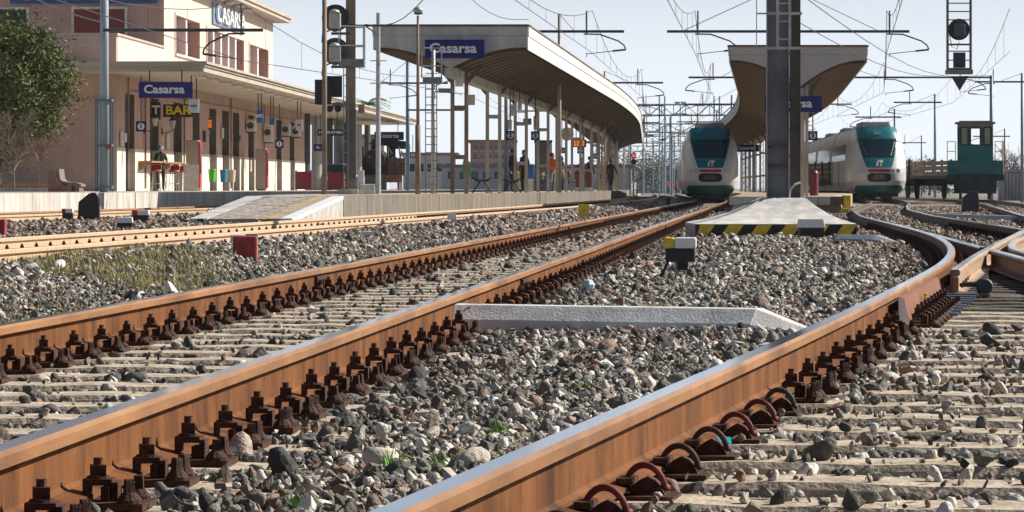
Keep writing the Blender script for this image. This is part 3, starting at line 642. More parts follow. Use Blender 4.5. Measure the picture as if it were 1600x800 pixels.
# ------------------------------------------------------------------ butterfly canopies
def canopy(label, uc, hw, da, db, zt, depth_e, depth_c, bays, cols_d, colsp, colm, endm, sidem, base_z, curve=lambda d: 0):
    root = thing('platform_canopy', label, 'canopy', (tx(uc, da), da, base_z))
    dd = list(np.arange(da, db, 3.))+[db]
    X = lambda f, d: tx(uc+curve(d)+f*hw, d)
    prof = []
    for i in range(21):
        f = -1+i/10; s = 1-abs(f); e = s**1.5 if s < .999 else 1
        sag = .25*math.sin(math.pi*min(1, s*1.15)) if s < .87 else 0
        prof.append((f, zt-depth_e-(depth_c-depth_e)*(max(0, (s-.06)/.94))**1.9))
    # roof deck
    q = MB(); n = len(prof); vs = []
    for d in dd:
        for f, z in prof: vs.append((X(f*.985, d), d, z+.055))
    fs = [(i*n+j, i*n+j+1, (i+1)*n+j+1, (i+1)*n+j) for i in range(len(dd)-1) for j in range(n-1)]; q.add(vs, fs)
    vs = []
    for d in dd: vs += [(X(-.985, d), d, zt-.05), (X(.985, d), d, zt-.05)]
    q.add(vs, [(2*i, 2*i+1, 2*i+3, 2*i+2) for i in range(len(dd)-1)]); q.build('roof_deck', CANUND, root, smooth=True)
    # soffit slats running across, one by one
    L = 0; d = da+.3; k = 0; step = 1.3
    while d < db-.5 and k < 200:
        q = MB(); vs = []
        for dy in (0, step*.62):
            for f, z in prof: vs += [(X(f*.98, d+dy), d+dy, z-.09), (X(f*.98, d+dy), d+dy, z+.05)]
        fs = []
        for j in range(n-1):
            a, b_, c, e = 2*j, 2*j+2, 2*n+2*j, 2*n+2*j+2
            fs += [(a, b_, e, c), (a, a+1, b_+1, b_), (c, e, e+1, c+1)]
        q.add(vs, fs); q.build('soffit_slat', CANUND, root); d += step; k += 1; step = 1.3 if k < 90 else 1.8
    # front end plate: two lapped bands over the gull-wing plate
    fr = [(X(f, da), z) for f, z in prof]
    q = MB(); q.prism([(X(-1, da), zt-.25)]+fr+[(X(1, da), zt-.25)], da-.03, da+.04); q.build('end_plate', endm, root)
    q = MB(); q.bb(X(-1.01, da), X(1.01, da), da-.06, da+.05, zt-.245, zt-.01); q.build('end_band', endm, root)
    q = MB(); q.bb(X(-1.02, da), X(1.02, da), da-.09, da+.08, zt-.008, zt+.05); q.build('end_coping', CANUND, root)
    # side fascias in panels
    for sd in (-1, 1):
        d = da+.05; i = 0
        while d < db-1:
            e = min(db, d+6.)
            q = MB(); vs = []
            for y in (d, (d+e)/2, e-.015):
                x0 = X(sd, y); x1 = x0+sd*.04; vs += [(x0, y, zt-depth_e-.06), (x0, y, zt-.262), (x1, y, zt-.262), (x1, y, zt-depth_e-.06)]
            def loopf(vs): 
                f = []
                for i_ in range(2):
                    for k_ in range(4): f.append((i_*4+k_, i_*4+(k_+1) % 4, i_*4+4+(k_+1) % 4, i_*4+4+k_))
                return f+[(3, 2, 1, 0), (8, 9, 10, 11)]
            q.add(vs, loopf(vs)); q.build('fascia_panel', sidem, root)
            q = MB(); vs = []
            for y in (d, (d+e)/2, e-.015):
                x0 = X(sd, y); x1 = x0+sd*.06; vs += [(x0, y, zt-.258), (x0, y, zt+.01), (x1, y, zt+.01), (x1, y, zt-.258)]
            q.add(vs, loopf(vs)); q.build('fascia_band', sidem, root)
            q = MB(); vs = []
            for y in (d, (d+e)/2, e):
                x0 = X(sd, y)-sd*.1; x1 = x0+sd*.19; vs += [(x0, y, zt+.012), (x0, y, zt+.05), (x1, y, zt+.05), (x1, y, zt+.012)]
            q.add(vs, loopf(vs)); q.build('coping', RUSTP, root)
            d = e
    # ladder columns
    zc = zt-depth_c+.02
    for i, d in enumerate(cols_d):
        xa, xb = X(0, d)-colsp, X(0, d)+colsp; q = MB()
        for x in (xa, xb):
            q.bb(x-.055, x+.055, d-.09, d-.07, base_z, zc); q.bb(x-.055, x+.055, d+.07, d+.09, base_z, zc); q.bb(x-.012, x+.012, d-.07, d+.07, base_z, zc)
        for z in (base_z+1.0, base_z+2.35): q.bb(xa+.055, xb-.055, d-.05, d+.05, z-.06, z+.06)
        if i < 40: q.build('column', RUSTP if i < 1 and 'middle' in label else colm, root)
        # cantilever ribs
        if i % 1 == 0:
            q = MB()
            for sd in (-1, 1):
                x0 = X(0, d)+sd*colsp
                q.add([(x0, d-.05, zc-.4), (x0, d+.05, zc-.4), (x0, d-.05, zc-.2), (x0, d+.05, zc-.2), (X(sd*.36, d), d-.05, prof[7][1]-.06), (X(sd*.36, d), d+.05, prof[7][1]-.06), (X(sd*.36, d), d-.05, prof[7][1]+.02), (X(sd*.36, d), d+.05, prof[7][1]+.02)], [(0, 1, 5, 4), (2, 6, 7, 3), (0, 4, 6, 2), (1, 3, 7, 5), (4, 5, 7, 6), (0, 2, 3, 1)])
            q.build('cantilever_rib', DOORM, root)
    q = MB(); vs = []
    for d in dd:
        x = X(0, d); vs += [(x-.16, d, zc-.24), (x-.16, d, zc+.0), (x+.16, d, zc+.0), (x+.16, d, zc-.24)]
    q.add(vs, [(i*4+k, i*4+(k+1) % 4, i*4+4+(k+1) % 4, i*4+4+k) for i in range(len(dd)-1) for k in range(4)]+[(3, 2, 1, 0)]); q.build('spine_beam', colm, root)
    return root
def bend2(d): return -.00011*max(0, d-105)**2
can2 = canopy('long brown-bellied canopy with white curved edge over the middle platform', -8.35, 2.02, 85, 262, 4.87, .56, 1.12, 11, [87.5+11*i for i in range(15)], .19, CREAMP, CANGREY, CANWHITE, PZ2)
can3 = canopy('right canopy with rust-flecked grey end plate over the island platform', 1.03, 2.1, 99, 262, 4.95, .42, 1.3, 11, [101.5+10*i for i in range(14)], .17, CREAMP, mat('rust_flecked_plate', (.50, .50, .49), .6, var=.2, scale=3, col2=(.42, .38, .34), bump=.1), CANGREY, PZ3)

# ------------------------------------------------------------------ station building (own axis)
BS = .049; BRZ = -math.atan(BS); B0 = Vector((-20.03+BS*116, 116, PZ1))
bld = thing('station_building', 'pink two-storey station building with canopy and shuttered windows', 'building', B0, BRZ)
def bl(q, name, m, parent=bld, **k): return q.build(name, m, parent, local=True, **k)
def Yof(px): return 20.03/(BS+(800-px)/F)-116          # along the facade
H = lambda z: z-PZ1
def wall_y(x, y0, y1, z0, z1, ops, depth, q, mi=0, mir=1):
    """wall in the plane x=const facing +x with openings (ya,yb,za,zb), reveals going -x"""
    ys = sorted({y0, y1}|{o[0] for o in ops}|{o[1] for o in ops}); zs = sorted({z0, z1}|{o[2] for o in ops}|{o[3] for o in ops})
    for a, b_ in zip(ys[:-1], ys[1:]):
        for c, e in zip(zs[:-1], zs[1:]):
            if any(o[0] <= a and b_ <= o[1] and o[2] <= c and e <= o[3] for o in ops): continue
            q.add([(x, a, c), (x, b_, c), (x, b_, e), (x, a, e)], [(0, 1, 2, 3)], mi)
    for a, b_, c, e in ops:
        for p0, p1 in (((a, c), (a, e)), ((a, e), (b_, e)), ((b_, e), (b_, c)), ((b_, c), (a, c))):
            q.add([(x, p0[0], p0[1]), (x, p1[0], p1[1]), (x-depth, p1[0], p1[1]), (x-depth, p0[0], p0[1])], [(0, 1, 2, 3)], mir)
doors = [(195, 210, 0), (234, 248, 0), (271, 284, 0), (301, 312, 0), (327, 338, 0), (347, 358, 0), (364, 374, 1), (388, 397, 1), (432, 440, 0), (453, 460, 1)]
ops = [(Yof(a), Yof(b_), 0., 3.6) for a, b_, k_ in doors]
q = MB(); wall_y(0, 0, 60, H(2.05), H(4.72), [(a, b_, max(c, H(2.05)), e) for a, b_, c, e in ops], .35, q)
wins = [(13.8, 20.4, H(6.05), H(7.6)), (22.6, 34.6, H(6.05), H(7.5)), (36.7, 43.8, H(6.05), H(7.45))]
bl(q, 'ground_floor_wall', [PINK, DOORM])
q = MB(); wall_y(.03, 0, 60, 0., H(2.05), [(a, b_, 0., H(2.05)) for a, b_, c, e in ops], .38, q, 0, 0); q.add([(0, -.03, 0), (.03, -.03, 0), (.03, -.03, H(2.05)), (0, -.03, H(2.05))], [(0, 1, 2, 3)]); q.add([(.03, 0, H(2.05)), (.03, 60, H(2.05)), (0, 60, H(2.05)), (0, 0, H(2.05))], [(0, 1, 2, 3)]); bl(q, 'plinth', PLINTH)
for a, b_, k_ in doors:
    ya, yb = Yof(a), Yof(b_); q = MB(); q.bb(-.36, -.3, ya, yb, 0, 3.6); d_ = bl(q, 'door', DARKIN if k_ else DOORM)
    q = MB(); q.bb(-.3, -.26, ya, ya+.09, 0, 3.6); q.bb(-.3, -.26, yb-.09, yb, 0, 3.6); q.bb(-.3, -.26, ya+.09, yb-.09, 2.5, 2.6); q.bb(-.3, -.255, (ya+yb)/2-.04, (ya+yb)/2+.04, 0, 2.5); q.bb(-.3, -.26, ya+.09, yb-.09, 3.5, 3.6); bl(q, 'frame', DOORM if k_ else GREY, d_)
# front (camera side) ground floor and parapet
q = MB(); q.bb(-16, -.002, 0, .35, 0, H(6.1)); bl(q, 'front_wall', PINK)
q = MB(); q.bb(-.35, 0, .352, 11, H(5.05), H(6.12)); bl(q, 'terrace_parapet', PINKU)
q = MB(); q.bb(-16, .06, -.06, .42, H(6.1), H(6.2)); q.bb(-.42, .06, .422, 11, H(6.12), H(6.2)); bl(q, 'parapet_coping', FASCIA)
q = MB(); q.bb(-16, -.05, .3, 60, H(4.75), H(4.95)); bl(q, 'terrace_slab', SOFFIT)
q = MB(); q.bb(-16.2, .05, -.1, -.04, H(3.7), H(3.82)); bl(q, 'string_course', PINK)
# upper storey
q = MB(); wall_y(0, 11, 46, H(4.95), H(9.0), wins, .55, q, 0, 1); bl(q, 'upper_wall', [PINKU, PINK])
q = MB(); q.bb(-15, -.002, 11, 11.3, H(4.95), H(9.0)); bl(q, 'upper_front_wall', PINK)
q = MB(); q.bb(-15, -.002, 45.7, 46, H(4.95), H(9.0)); q.bb(-15, -14.7, 11.3, 45.7, H(4.95), H(9)); bl(q, 'rear_wall', PINK)
q = MB(); q.bb(-15.8, .7, 10.2, 47.6, H(9.0), H(9.18)); q.bb(-15.9, .78, 10.1, 47.7, H(9.18), H(9.34)); bl(q, 'roof_eaves', FASCIA)
q = MB(); q.add([(-15.9, 10.1, H(9.34)), (.78, 10.1, H(9.34)), (.78, 47.7, H(9.34)), (-15.9, 47.7, H(9.34)), (-7.5, 16, H(11)), (-7.5, 42, H(11))], [(0, 1, 4), (1, 2, 5, 4), (2, 3, 5), (3, 0, 4, 5)]); bl(q, 'roof', mat('roof_tile_red', (.28, .11, .07), .9, var=.3, scale=3))
SHUT = mat('faded_red_shutter', (.22, .045, .04), .7, var=.2, scale=4, stretch=(1, 1, 8))
for i, (a, b_, c, e) in enumerate(wins):
    q = MB(); q.bb(-.56, -.5, a, b_, c, e); wn = bl(q, 'window', GLASS)
    nb = (2, 5, 2)[i]
    for j in range(1, nb):
        y = a+(b_-a)*j/nb; q = MB(); q.bb(-.5, -.02, y-.22, y+.22, c+.002, e-.002); bl(q, 'mullion', WHITE, wn)
    for j in range(nb):
        y = a+(b_-a)*(j+.5)/nb; q = MB(); q.bb(-.49, -.42, y+.1, y+(b_-a)/nb*.5-.25, c, e-.002); bl(q, 'shutter', SHUT, wn)
    q = MB(); q.bb(-.0, .1, a-.1, b_+.1, c-.1, c-.01); bl(q, 'sill', PLINTH, wn)
    q = MB(); q.bb(.002, .05, a-.12, a, c, e+.12); q.bb(.002, .05, b_, b_+.12, c, e+.12); q.bb(.002, .05, a, b_, e, e+.12); bl(q, 'frame', PINKU, wn)
def BX(px, y): return PX(px, 116+y)-(-20.03+BS*(116+y))
for a, b_, m_ in ((115, 195, SHUT), (-30, 40, mat('dark_green_shutter', (.03, .05, .045), .6, var=.2, scale=5, stretch=(1, 1, 8)))):
    x0, x1 = BX(a, 11), BX(b_, 11); z0, z1 = H(6.3), H(7.68)
    q = MB(); q.bb(x0, x1, 10.93, 10.998, z0, z1); wn = bl(q, 'window', m_)
    q = MB(); q.bb(x0-.1, x0, 10.9, 10.997, z0, z1+.1); q.bb(x1, x1+.1, 10.9, 10.997, z0, z1+.1); q.bb(x0, x1, 10.9, 10.997, z1, z1+.1); bl(q, 'frame', OFFW, wn)
    for j in range(12):
        z = z0+(z1-z0)*(j+.5)/12; q = MB(); q.bb(x0+.03, x1-.03, 10.905, 10.93, z-.045, z+.045); bl(q, 'slat', m_, wn)
# canopy round the building
q = MB(); q.bb(-10, 3.5, -2.5, 94, H(4.72), H(4.86)); bl(q, 'canopy_soffit', SOFFIT)
q = MB(); q.bb(-10, 3.55, -2.56, -2.502, H(4.70), H(4.88)); q.bb(3.502, 3.56, -2.5, 94.05, H(4.70), H(4.88)); bl(q, 'canopy_fascia', FASCIA)
q = MB(); q.bb(-10, 3.62, -2.66, 94.1, H(4.882), H(4.97)); bl(q, 'canopy_fascia', FASCIA)
q = MB(); q.bb(-10, 3.70, -2.76, 94.2, H(4.972), H(5.06)); bl(q, 'canopy_coping', FASCIA)
for i in range(26):
    q = MB(); y = 1.5+i*3.4; q.bb(2.6, 2.95, y, y+1.2, H(4.63), H(4.715)); bl(q, 'soffit_lamp', OFFW)
for i, y in enumerate((62, 68, 74, 80, 86, 92)):
    q = MB(); q.cyl((-.2, y, 0), (-.2, y, H(4.72)), .3, n=14); bl(q, 'canopy_column', DGREY if i % 2 == 0 else LGREY, smooth=False)
q = MB(); q.bb(-9, -.4, 60.2, 60.5, 0, H(4.7)); bl(q, 'end_wall', PINK)
# lettering on the building
q = MB(); q.bb(BX(15, 11), BX(247, 11), 10.84, 10.9, H(7.90), H(9.3)); sb = bl(q, 'sign_board', mat('building_sign_blue', (.02, .07, .26), .5, var=.1, scale=2))
lt = bpy.data.objects.new('lettering', text_mesh('CASARSA', 1.45, .02, .02, WHITE, sx=.93)); COL.objects.link(lt); lt.parent = sb; lt.location = ((BX(15, 11)+BX(247, 11))/2, 10.82, H(8.50)); lt.rotation_euler = (math.pi/2, 0, 0)
q = MB(); q.bb(.02, .08, 24.2, 34.4, H(7.78), H(8.72)); sb = bl(q, 'sign_board', mat('building_sign_bluegrey', (.16, .26, .40), .5, var=.1, scale=2))
lt = bpy.data.objects.new('lettering', text_mesh('CASARSA', 1.1, .05, .012, WHITE, sx=2.0)); COL.objects.link(lt); lt.parent = sb; lt.location = (.16, 29.3, H(8.26)); lt.rotation_euler = (math.pi/2, 0, math.pi/2)
for i in range(4):
    q = MB(); y = 25+i*3; q.bb(.1, .45, y, y+.5, H(8.86), H(8.97)); bl(q, 'eaves_floodlight', WHITE)
# cable runs and pipes on the facade
q = MB(); q.tube([(.06, 3, H(4.2)), (.06, 30, H(4.25)), (.06, 58, H(4.2))], .02, 5)
for y in (2.2, 6.1, 15.9, 30.0, 42.0): q.cyl((.07, y, .1), (.07, y, 4.2), .035, n=6)
bl(q, 'wall_pipes', RUSTP)
# ------------------------------------------------------------------ concrete mast base and the big mast
o = thing('mast_foundation', 'pyramid concrete mast base with black and yellow hazard stripes', 'foundation', (PX(1212, 49), 49.6, -.25))
x0, x1 = PX(1086, 48.9), PX(1339, 48.9); yf, yb_ = 48.9, 51.6; zt0 = PZ(350, 48.9); zt1 = PZ(309, 50.4); tx0, tx1, ty0, ty1 = PX(1190, 50.4), PX(1256, 50.4), 50.1, 51.0
rings = [(x0, x1, yf, yb_, -.25), (x0, x1, yf, yb_, zt0)]
for t, h_ in ((.3, .17), (.55, .38), (.78, .66), (1, 1)):
    rings.append((x0+(tx0-x0)*t, x1+(tx1-x1)*t, yf+(ty0-yf)*t, yb_+(ty1-yb_)*t, zt0+(zt1-zt0)*h_))
vs = []
for a_, b2_, c_2, d_2, z_ in rings: vs += [(a_, c_2, z_), (b2_, c_2, z_), (b2_, d_2, z_), (a_, d_2, z_)]
nr_ = len(rings); q = MB(); q.add(vs, [(i*4+k, i*4+(k+1) % 4, i*4+4+(k+1) % 4, i*4+4+k) for i in range(nr_-1) for k in range(4)]+[(3, 2, 1, 0), tuple((nr_-1)*4+k for k in range(4))]); q.build('base_block', mat('mast_base_concrete', (.50, .48, .45), .9, var=.25, scale=4, bump=.5, fine=50, col2=(.60, .585, .56), dist=.015), o)
q = MB(); q.bb(x0+.002, x1-.002, yf-.003, yf-.0005, -.24, zt0-.008); q.build('black_band', mat('worn_black_paint', (.018, .018, .018), .7, var=.5, scale=8), o)
per = .437; sx_ = x0-.10
for i in range(7):
    a = sx_+i*per; hh = zt0-.01+.235
    pts = [(a, -.235), (a+.23, -.235), (a+.41, zt0-.01), (a+.18, zt0-.01)]
    pts = [(min(max(p[0], x0+.002), x1-.002), p[1]) for p in pts]
    q = MB(); q.prism(pts, yf-.0065, yf-.0035); q.build('hazard_stripe', YELLOW, o)
big = thing('catenary_mast', 'broad dark steel mast rising from the striped concrete base', 'mast', (PX(1222, 50.5), 50.5, zt1-.02))
MAST = mat('dark_mast_steel', (.15, .165, .18), .5, var=.4, scale=1.6, stretch=(1, 1, .5), col2=(.19, .195, .2), bump=.08)
MASTD = mat('brown_mast_steel', (.12, .10, .08), .7, var=.45, scale=2.5, stretch=(1, 1, .5), bump=.1)
a, b_ = PX(1197, 50.4), PX(1231, 50.4); q = MB(); q.bb(a, b_, 50.36, 50.375, zt1-.02, 9.5); q.bb(a, a+.012, 50.2, 50.36, zt1-.02, 9.5); q.bb(b_-.012, b_, 50.2, 50.36, zt1-.02, 9.5); q.build('left_channel', MAST, big)
a2, b2 = PX(1234, 50.4), PX(1249.5, 50.4); q = MB(); q.bb(a2, b2, 50.33, 50.35, zt1-.02, 9.5); q.bb(a2, a2+.01, 50.25, 50.33, zt1-.02, 9.5); q.bb(b2-.012, b2, 50.25, 50.6, zt1-.02, 9.5); q.build('right_channel', MASTD, big)
q = MB()
for i in range(22): z = zt1+.25+i*.4; q.bb(b_, a2, 50.36, 50.42, z, z+.03)
for i in range(40): z = zt1+.1+i*.22; q.cyl((b2-.008, 50.3, z), (b2-.008, 50.58, z+.11), .012, n=5)
q.build('bracing', RUSTP, big)
q = MB()
for z in (.9, 1.22): q.bb(a+.012, b_-.012, 50.3, 50.36, z-.02, z+.02)
q.build('stiffener', MASTD, big)
q = MB()
for z in (PZ(76, 50.3), PZ(22, 50.3)): q.bb(PX(1196, 50.3), b2+.01, 50.11, 50.16, z-.022, z+.022); q.bb(PX(1181, 50.3), PX(1196, 50.3), 50.13, 50.15, z-.012, z+.012)
for px in (1214, 1233): q.bb(PX(px, 50.2)-.022, PX(px, 50.2)+.022, 50.07, 50.108, PZ(78, 50.2), 9.2)
for z in np.arange(PZ(76, 50.3)+.14, 9., .28): q.bb(PX(1214, 50.2), PX(1233, 50.2), 50.075, 50.10, z-.01, z+.01)
q.cyl((PX(1181, 50.3), 50.14, PZ(78, 50.3)), (PX(1181, 50.3), 50.14, 9), .008, n=5)
q.build('climbing_cage', LGREY, big)
q = MB(); q.tube([(PX(1249, 50.4), 50.24, PZ(285, 50)), (PX(1240, 50.4), 50.2, PZ(288, 50)), (PX(1233, 50.4), 50.2, PZ(296, 50)), (PX(1231, 50.4), 50.2, PZ(312, 50))], .018, 6); q.build('cable', LGREY, big)
# bond cable lying on the base
q = MB(); q.tube([(PX(1193, 50), 50.0, PZ(313, 50)+.02), (PX(1180, 50.2), 50.4, PZ(318, 50)+.02), (PX(1150, 51), 51.2, PZ(322, 51)), (PX(1130, 52), 52.2, -.15)], .015, 6); q.build('bond_cable', mat('grey_cable', (.2, .22, .24), .6, var=.1, scale=5), label='thin grey cable running off the left side of the striped mast base', cat='cable')

# ------------------------------------------------------------------ overhead line masts, arms, wires
def hook(q, x, y, z, s, sc_=1.0):
    q.tube([(x-.1*s, y, z-.09), (x+.45*s*sc_, y, z-.10), (x+1.1*s*sc_, y, z-.33), (x+1.3*s*sc_, y, z-.48), (x+1.36*s*sc_, y, z-.62)], .028, 6)
    q.tube([(x+1.36*s*sc_, y, z-.63), (x+.9*s*sc_, y, z-.68)], .036, 6); q.tube([(x+.9*s*sc_, y, z-.68), (x, y, z-.78)], .014, 5)
    q.cyl((x, y, z-.9), (x, y, z-.74), .012, n=5)
def insul(q, x, y, z):
    q.cyl((x, y, z-.1), (x, y, z+.72), .026, n=6)
    for k in range(5): q.lathe((x, y, z+.2+k*.09), [(.02, 0), (.05, .012), (.02, .03)], 8)
WIRE = mat('copper_wire_dark', (.06, .065, .07), .6, var=.1, scale=3)
def span(q, xa, ya, xb, yb, za=5.25, ma=6.72, zb_=None, mb_=None, nd=9, r=.011):
    zb_ = za if zb_ is None else zb_; mb_ = ma if mb_ is None else mb_
    q.tube([(xa, ya, za), (xb, yb, zb_)], r, 4); pts = []
    for i in range(13):
        t = i/12; sag = 4*t*(1-t); zl = za+(zb_-za)*t; zm = ma+(mb_-ma)*t; pts.append((xa+(xb-xa)*t, ya+(yb-ya)*t, zm-(zm-zl-.28)*sag))
    q.tube(pts, r, 4)
    for i in range(nd):
        t = (i+.6)/(nd+.2); sag = 4*t*(1-t); zl = za+(zb_-za)*t; zm = ma+(mb_-ma)*t; x = xa+(xb-xa)*t; y = ya+(yb-ya)*t
        q.tube([(x, y, zl), (x, y, zm-(zm-zl-.28)*sag)], .006, 3)
def mast(label, x, y, zb0, zt, arms, m=BLUEP, r=.11, group='overhead line masts', armm=DGREY):
    o = thing('catenary_mast', label, 'mast', (x, y, zb0), group=group)
    q = MB(); q.cyl((x, y, zb0), (x, y, zt), r, r*.8, n=10); q.build('pole', m, o, smooth=True)
    for (xa, xb, z, hooks) in arms:
        q = MB(); q.cyl((xa, y-.14, z), (xb, y-.14, z), .048, n=8); ar = q.build('arm', armm, o)
        for (xh, s) in hooks:
            q = MB(); hook(q, xh, y-.14, z, s); insul(q, xh, y-.14, z); q.build('registration_hook', armm, ar)
            q = MB(); q.tube([(xh-.45*s, y-.14, z+.05), (x, y-.14, min(zt, z+1.6))], .012, 4); q.build('stay', armm, ar)
    return o
T3c = lambda d: tx(-2.43, d); T4c = lambda d: float(np.interp(d, p4.p[:, 1], p4.p[:, 0])); T2c = lambda d: tx(u2(d), d); T1c = lambda d: tx(-14, d); T6c = lambda d: float(np.interp(d, p6.p[:, 1], p6.p[:, 0]))
ordn = ['nearest', 'second', 'third', 'fourth', 'fifth', 'sixth']
dm = [111, 157, 207, 262, 320]
for i, d in enumerate(dm):
    xm = T3c(d)+3.4 if i else PX(1222, 111)
    mast('grey mast with double hooked arms on the island platform, %s from the camera' % ordn[i], xm, d, PZ3, 8.2, [(PX(1042, 111) if i == 0 else T3c(d)-1.1, PX(1420, 111) if i == 0 else T4c(d)+1.0, 6.0, [(T3c(d)+.1, 1 if i == 0 else -1), (T4c(d)+.1, 1)])])
for i, d in enumerate([111, 165, 210, 265, 325]):
    mast('brown mast beside the middle canopy with one hooked arm, %s from the camera' % ordn[i], T2c(d)-1.9 if i else PX(874, 111), d, PZ2, 6.6, [(T2c(d)-2.1, T2c(d)+1.1, 6.0, [(T2c(d)-.2, 1)])], m=CREAMP, r=.07)
mast('tall blue-grey mast behind the right train carrying a long arm', PX(1549, 170), 170, -.4, 6.55, [(PX(1380, 170), PX(1549, 170), 6.45, [(PX(1535, 170)-1.2, 1)])])
for i, (px, d, yb_) in enumerate(((1461, 200, 152), (1597, 175, 120), (1398, 210, 175), (1570, 260, 205), (1440, 300, 215))):
    mast(['pale slim mast standing right of the right train', 'mast at the right frame edge behind the shunter', 'thin mast just behind the right train roof', 'far thin mast above the shunter', 'far thin mast between the trains and the trees'][i], PX(px, d), d, -.4, PZ(yb_, d)+.2, [(PX(px, d)-2.6, PX(px, d)+.4, PZ(yb_+8, d), [(PX(px, d)-1.6, -1)])], r=.09)
# left big tubular mast with caged foot
dA = 85.; xA_ = PX(163, dA)
mA = thing('catenary_mast', 'pale blue-grey tubular mast with caged foot left of the building corner', 'mast', (xA_, dA, PZ1), group='overhead line masts')
q = MB(); q.cyl((xA_, dA, PZ1), (xA_, dA, 8.5), .125, .105, n=14); q.build('pole', mat('pale_blue_pole', (.30, .37, .42), .5, var=.15, scale=3, stretch=(1, 1, .3)), mA, smooth=True)
q = MB(); hw = .2; z0, z1 = PZ1+.02, PZ(155, dA)
for sx in (-1, 1):
    for sy in (-1, 1): q.bb(xA_+sx*hw-.025, xA_+sx*hw+.025, dA+sy*hw-.025, dA+sy*hw+.025, z0, z1)
for z in (z0+.12, (z0+z1)/2, z1-.03):
    for s in (-1, 1): q.bb(xA_-hw, xA_+hw, dA+s*hw-.02, dA+s*hw+.02, z-.03, z+.03); q.bb(xA_+s*hw-.02, xA_+s*hw+.02, dA-hw, dA+hw, z-.03, z+.03)
for s in (-1, 1):
    for k in (-.07, .07): q.bb(xA_+k-.012, xA_+k+.012, dA+s*hw-.01, dA+s*hw+.01, z0, z1)
q.build('foot_cage', mat('teal_grey_steel', (.11, .16, .19), .5, var=.2, scale=5), mA)
zb_ = PZ(47, dA-.2)
q = MB(); q.cyl((xA_, dA-.2, zb_), (PX(412, dA), dA-.2, zb_), .045, n=8); ar = q.build('arm', DGREY, mA)
q = MB(); hook(q, PX(378, dA), dA-.2, zb_, -1, .75); insul(q, PX(378, dA), dA-.2, zb_); q.build('registration_hook', DGREY, ar)
for i, (pa, pb, ya_, yb2) in enumerate(((-60, 158, 40, 59), (-60, 158, 48, 70), (20, 158, -20, 35))):
    q = MB(); pts = [(PX(pa+(pb-pa)*t, dA+40-40*t-.2), dA+40-40*t-.2, PZ(ya_+(yb2-ya_)*t+6*math.sin(math.pi*t), dA+40-40*t)) for t in np.linspace(0, 1, 9)]; q.tube(pts, .018, 5)
    q.build('stay_wire', LGREY, mA)
q = MB(); q.bb(xA_+.1, xA_+.22, dA-.25, dA-.15, PZ(233, dA), PZ(226, dA)); q.build('red_reflector', RED, mA)
# wires per track
def line(label, fn, ds_, za=5.25, ma=6.72, zs=None, group='overhead contact lines'):
    q = MB()
    for i, (a, b_) in enumerate(zip(ds_[:-1], ds_[1:])):
        span(q, fn(a), a-.14, fn(b_), b_-.14, za, ma, nd=9)
    return q.build('contact_line', WIRE, label=label, cat='overhead wires', group=group)
line('contact wires with droppers above the centre track', T3c, [50, 111, 157, 207, 262, 320])
line('contact wires with droppers above the curving right track', T4c, [56, 111, 157, 207, 262, 320])
line('contact wires with droppers beside the middle canopy edge', T2c, [57, 111, 165, 210, 265, 325])
line('contact wires with droppers above the siding with the shunter', T6c, [110, 175, 230, 280])
q = MB(); xh = PX(378, dA); span(q, T1c(40), 40, xh, dA-.2, 4.6, 6.0, zb_-.8, zb_+.72); span(q, xh, dA-.2, T1c(150), 150, zb_-.8, zb_+.72, 5., 6.3); span(q, T1c(150), 150, T1c(215), 215, 5., 6.3)
q.build('contact_line', WIRE, label='contact wires hanging between the building and the middle canopy', cat='overhead wires', group='overhead contact lines')
mast('mast behind the ladder signal holding the leftmost wires', T1c(150)+2.0, 150, PZ2-.4, 7.0, [(T1c(150)-.8, T1c(150)+2.6, 5.75, [(T1c(150)-.1, -1)])])
mast('second blue-grey mast beyond the ladder signal', T1c(215)+2.0, 215, PZ2-.4, 7.0, [(T1c(215)-.8, T1c(215)+2.6, 5.75, [(T1c(215)-.1, -1)])])
mast('blue mast right behind the lamp post on the middle platform', PX(637, 165), 165, PZ1-.5, PZ(95, 165), [(PX(590, 165), PX(700, 165), PZ(130, 165), [(PX(610, 165), 1)]), (PX(636, 165), PX(725, 165), PZ(172, 165), [])], m=mat('mid_blue_pole', (.11, .20, .30), .5, var=.2, scale=4))
# cross-span wires
for i, (a, b_) in enumerate(((P(1222, -30, 60), P(1495, 120, 157)), (P(1222, 20, 70), P(1480, 118, 157)), (P(570, 38, 84), P(690, -40, 84)), (P(826, 30, 111), P(700, -40, 100)))):
    q = MB(); pts = [Vector(a).lerp(Vector(b_), t)-Vector((0, 0, .5*math.sin(math.pi*t))) for t in np.linspace(0, 1, 9)]; q.tube(pts, .012, 4)
    q.build('feeder_wire', WIRE, label=['long feeder wire slanting right from the big mast', 'lower feeder wire slanting right from the big mast', 'short wire above the round-headed signal', 'wire rising above the middle canopy corner'][i], cat='wire', group='overhead contact lines')
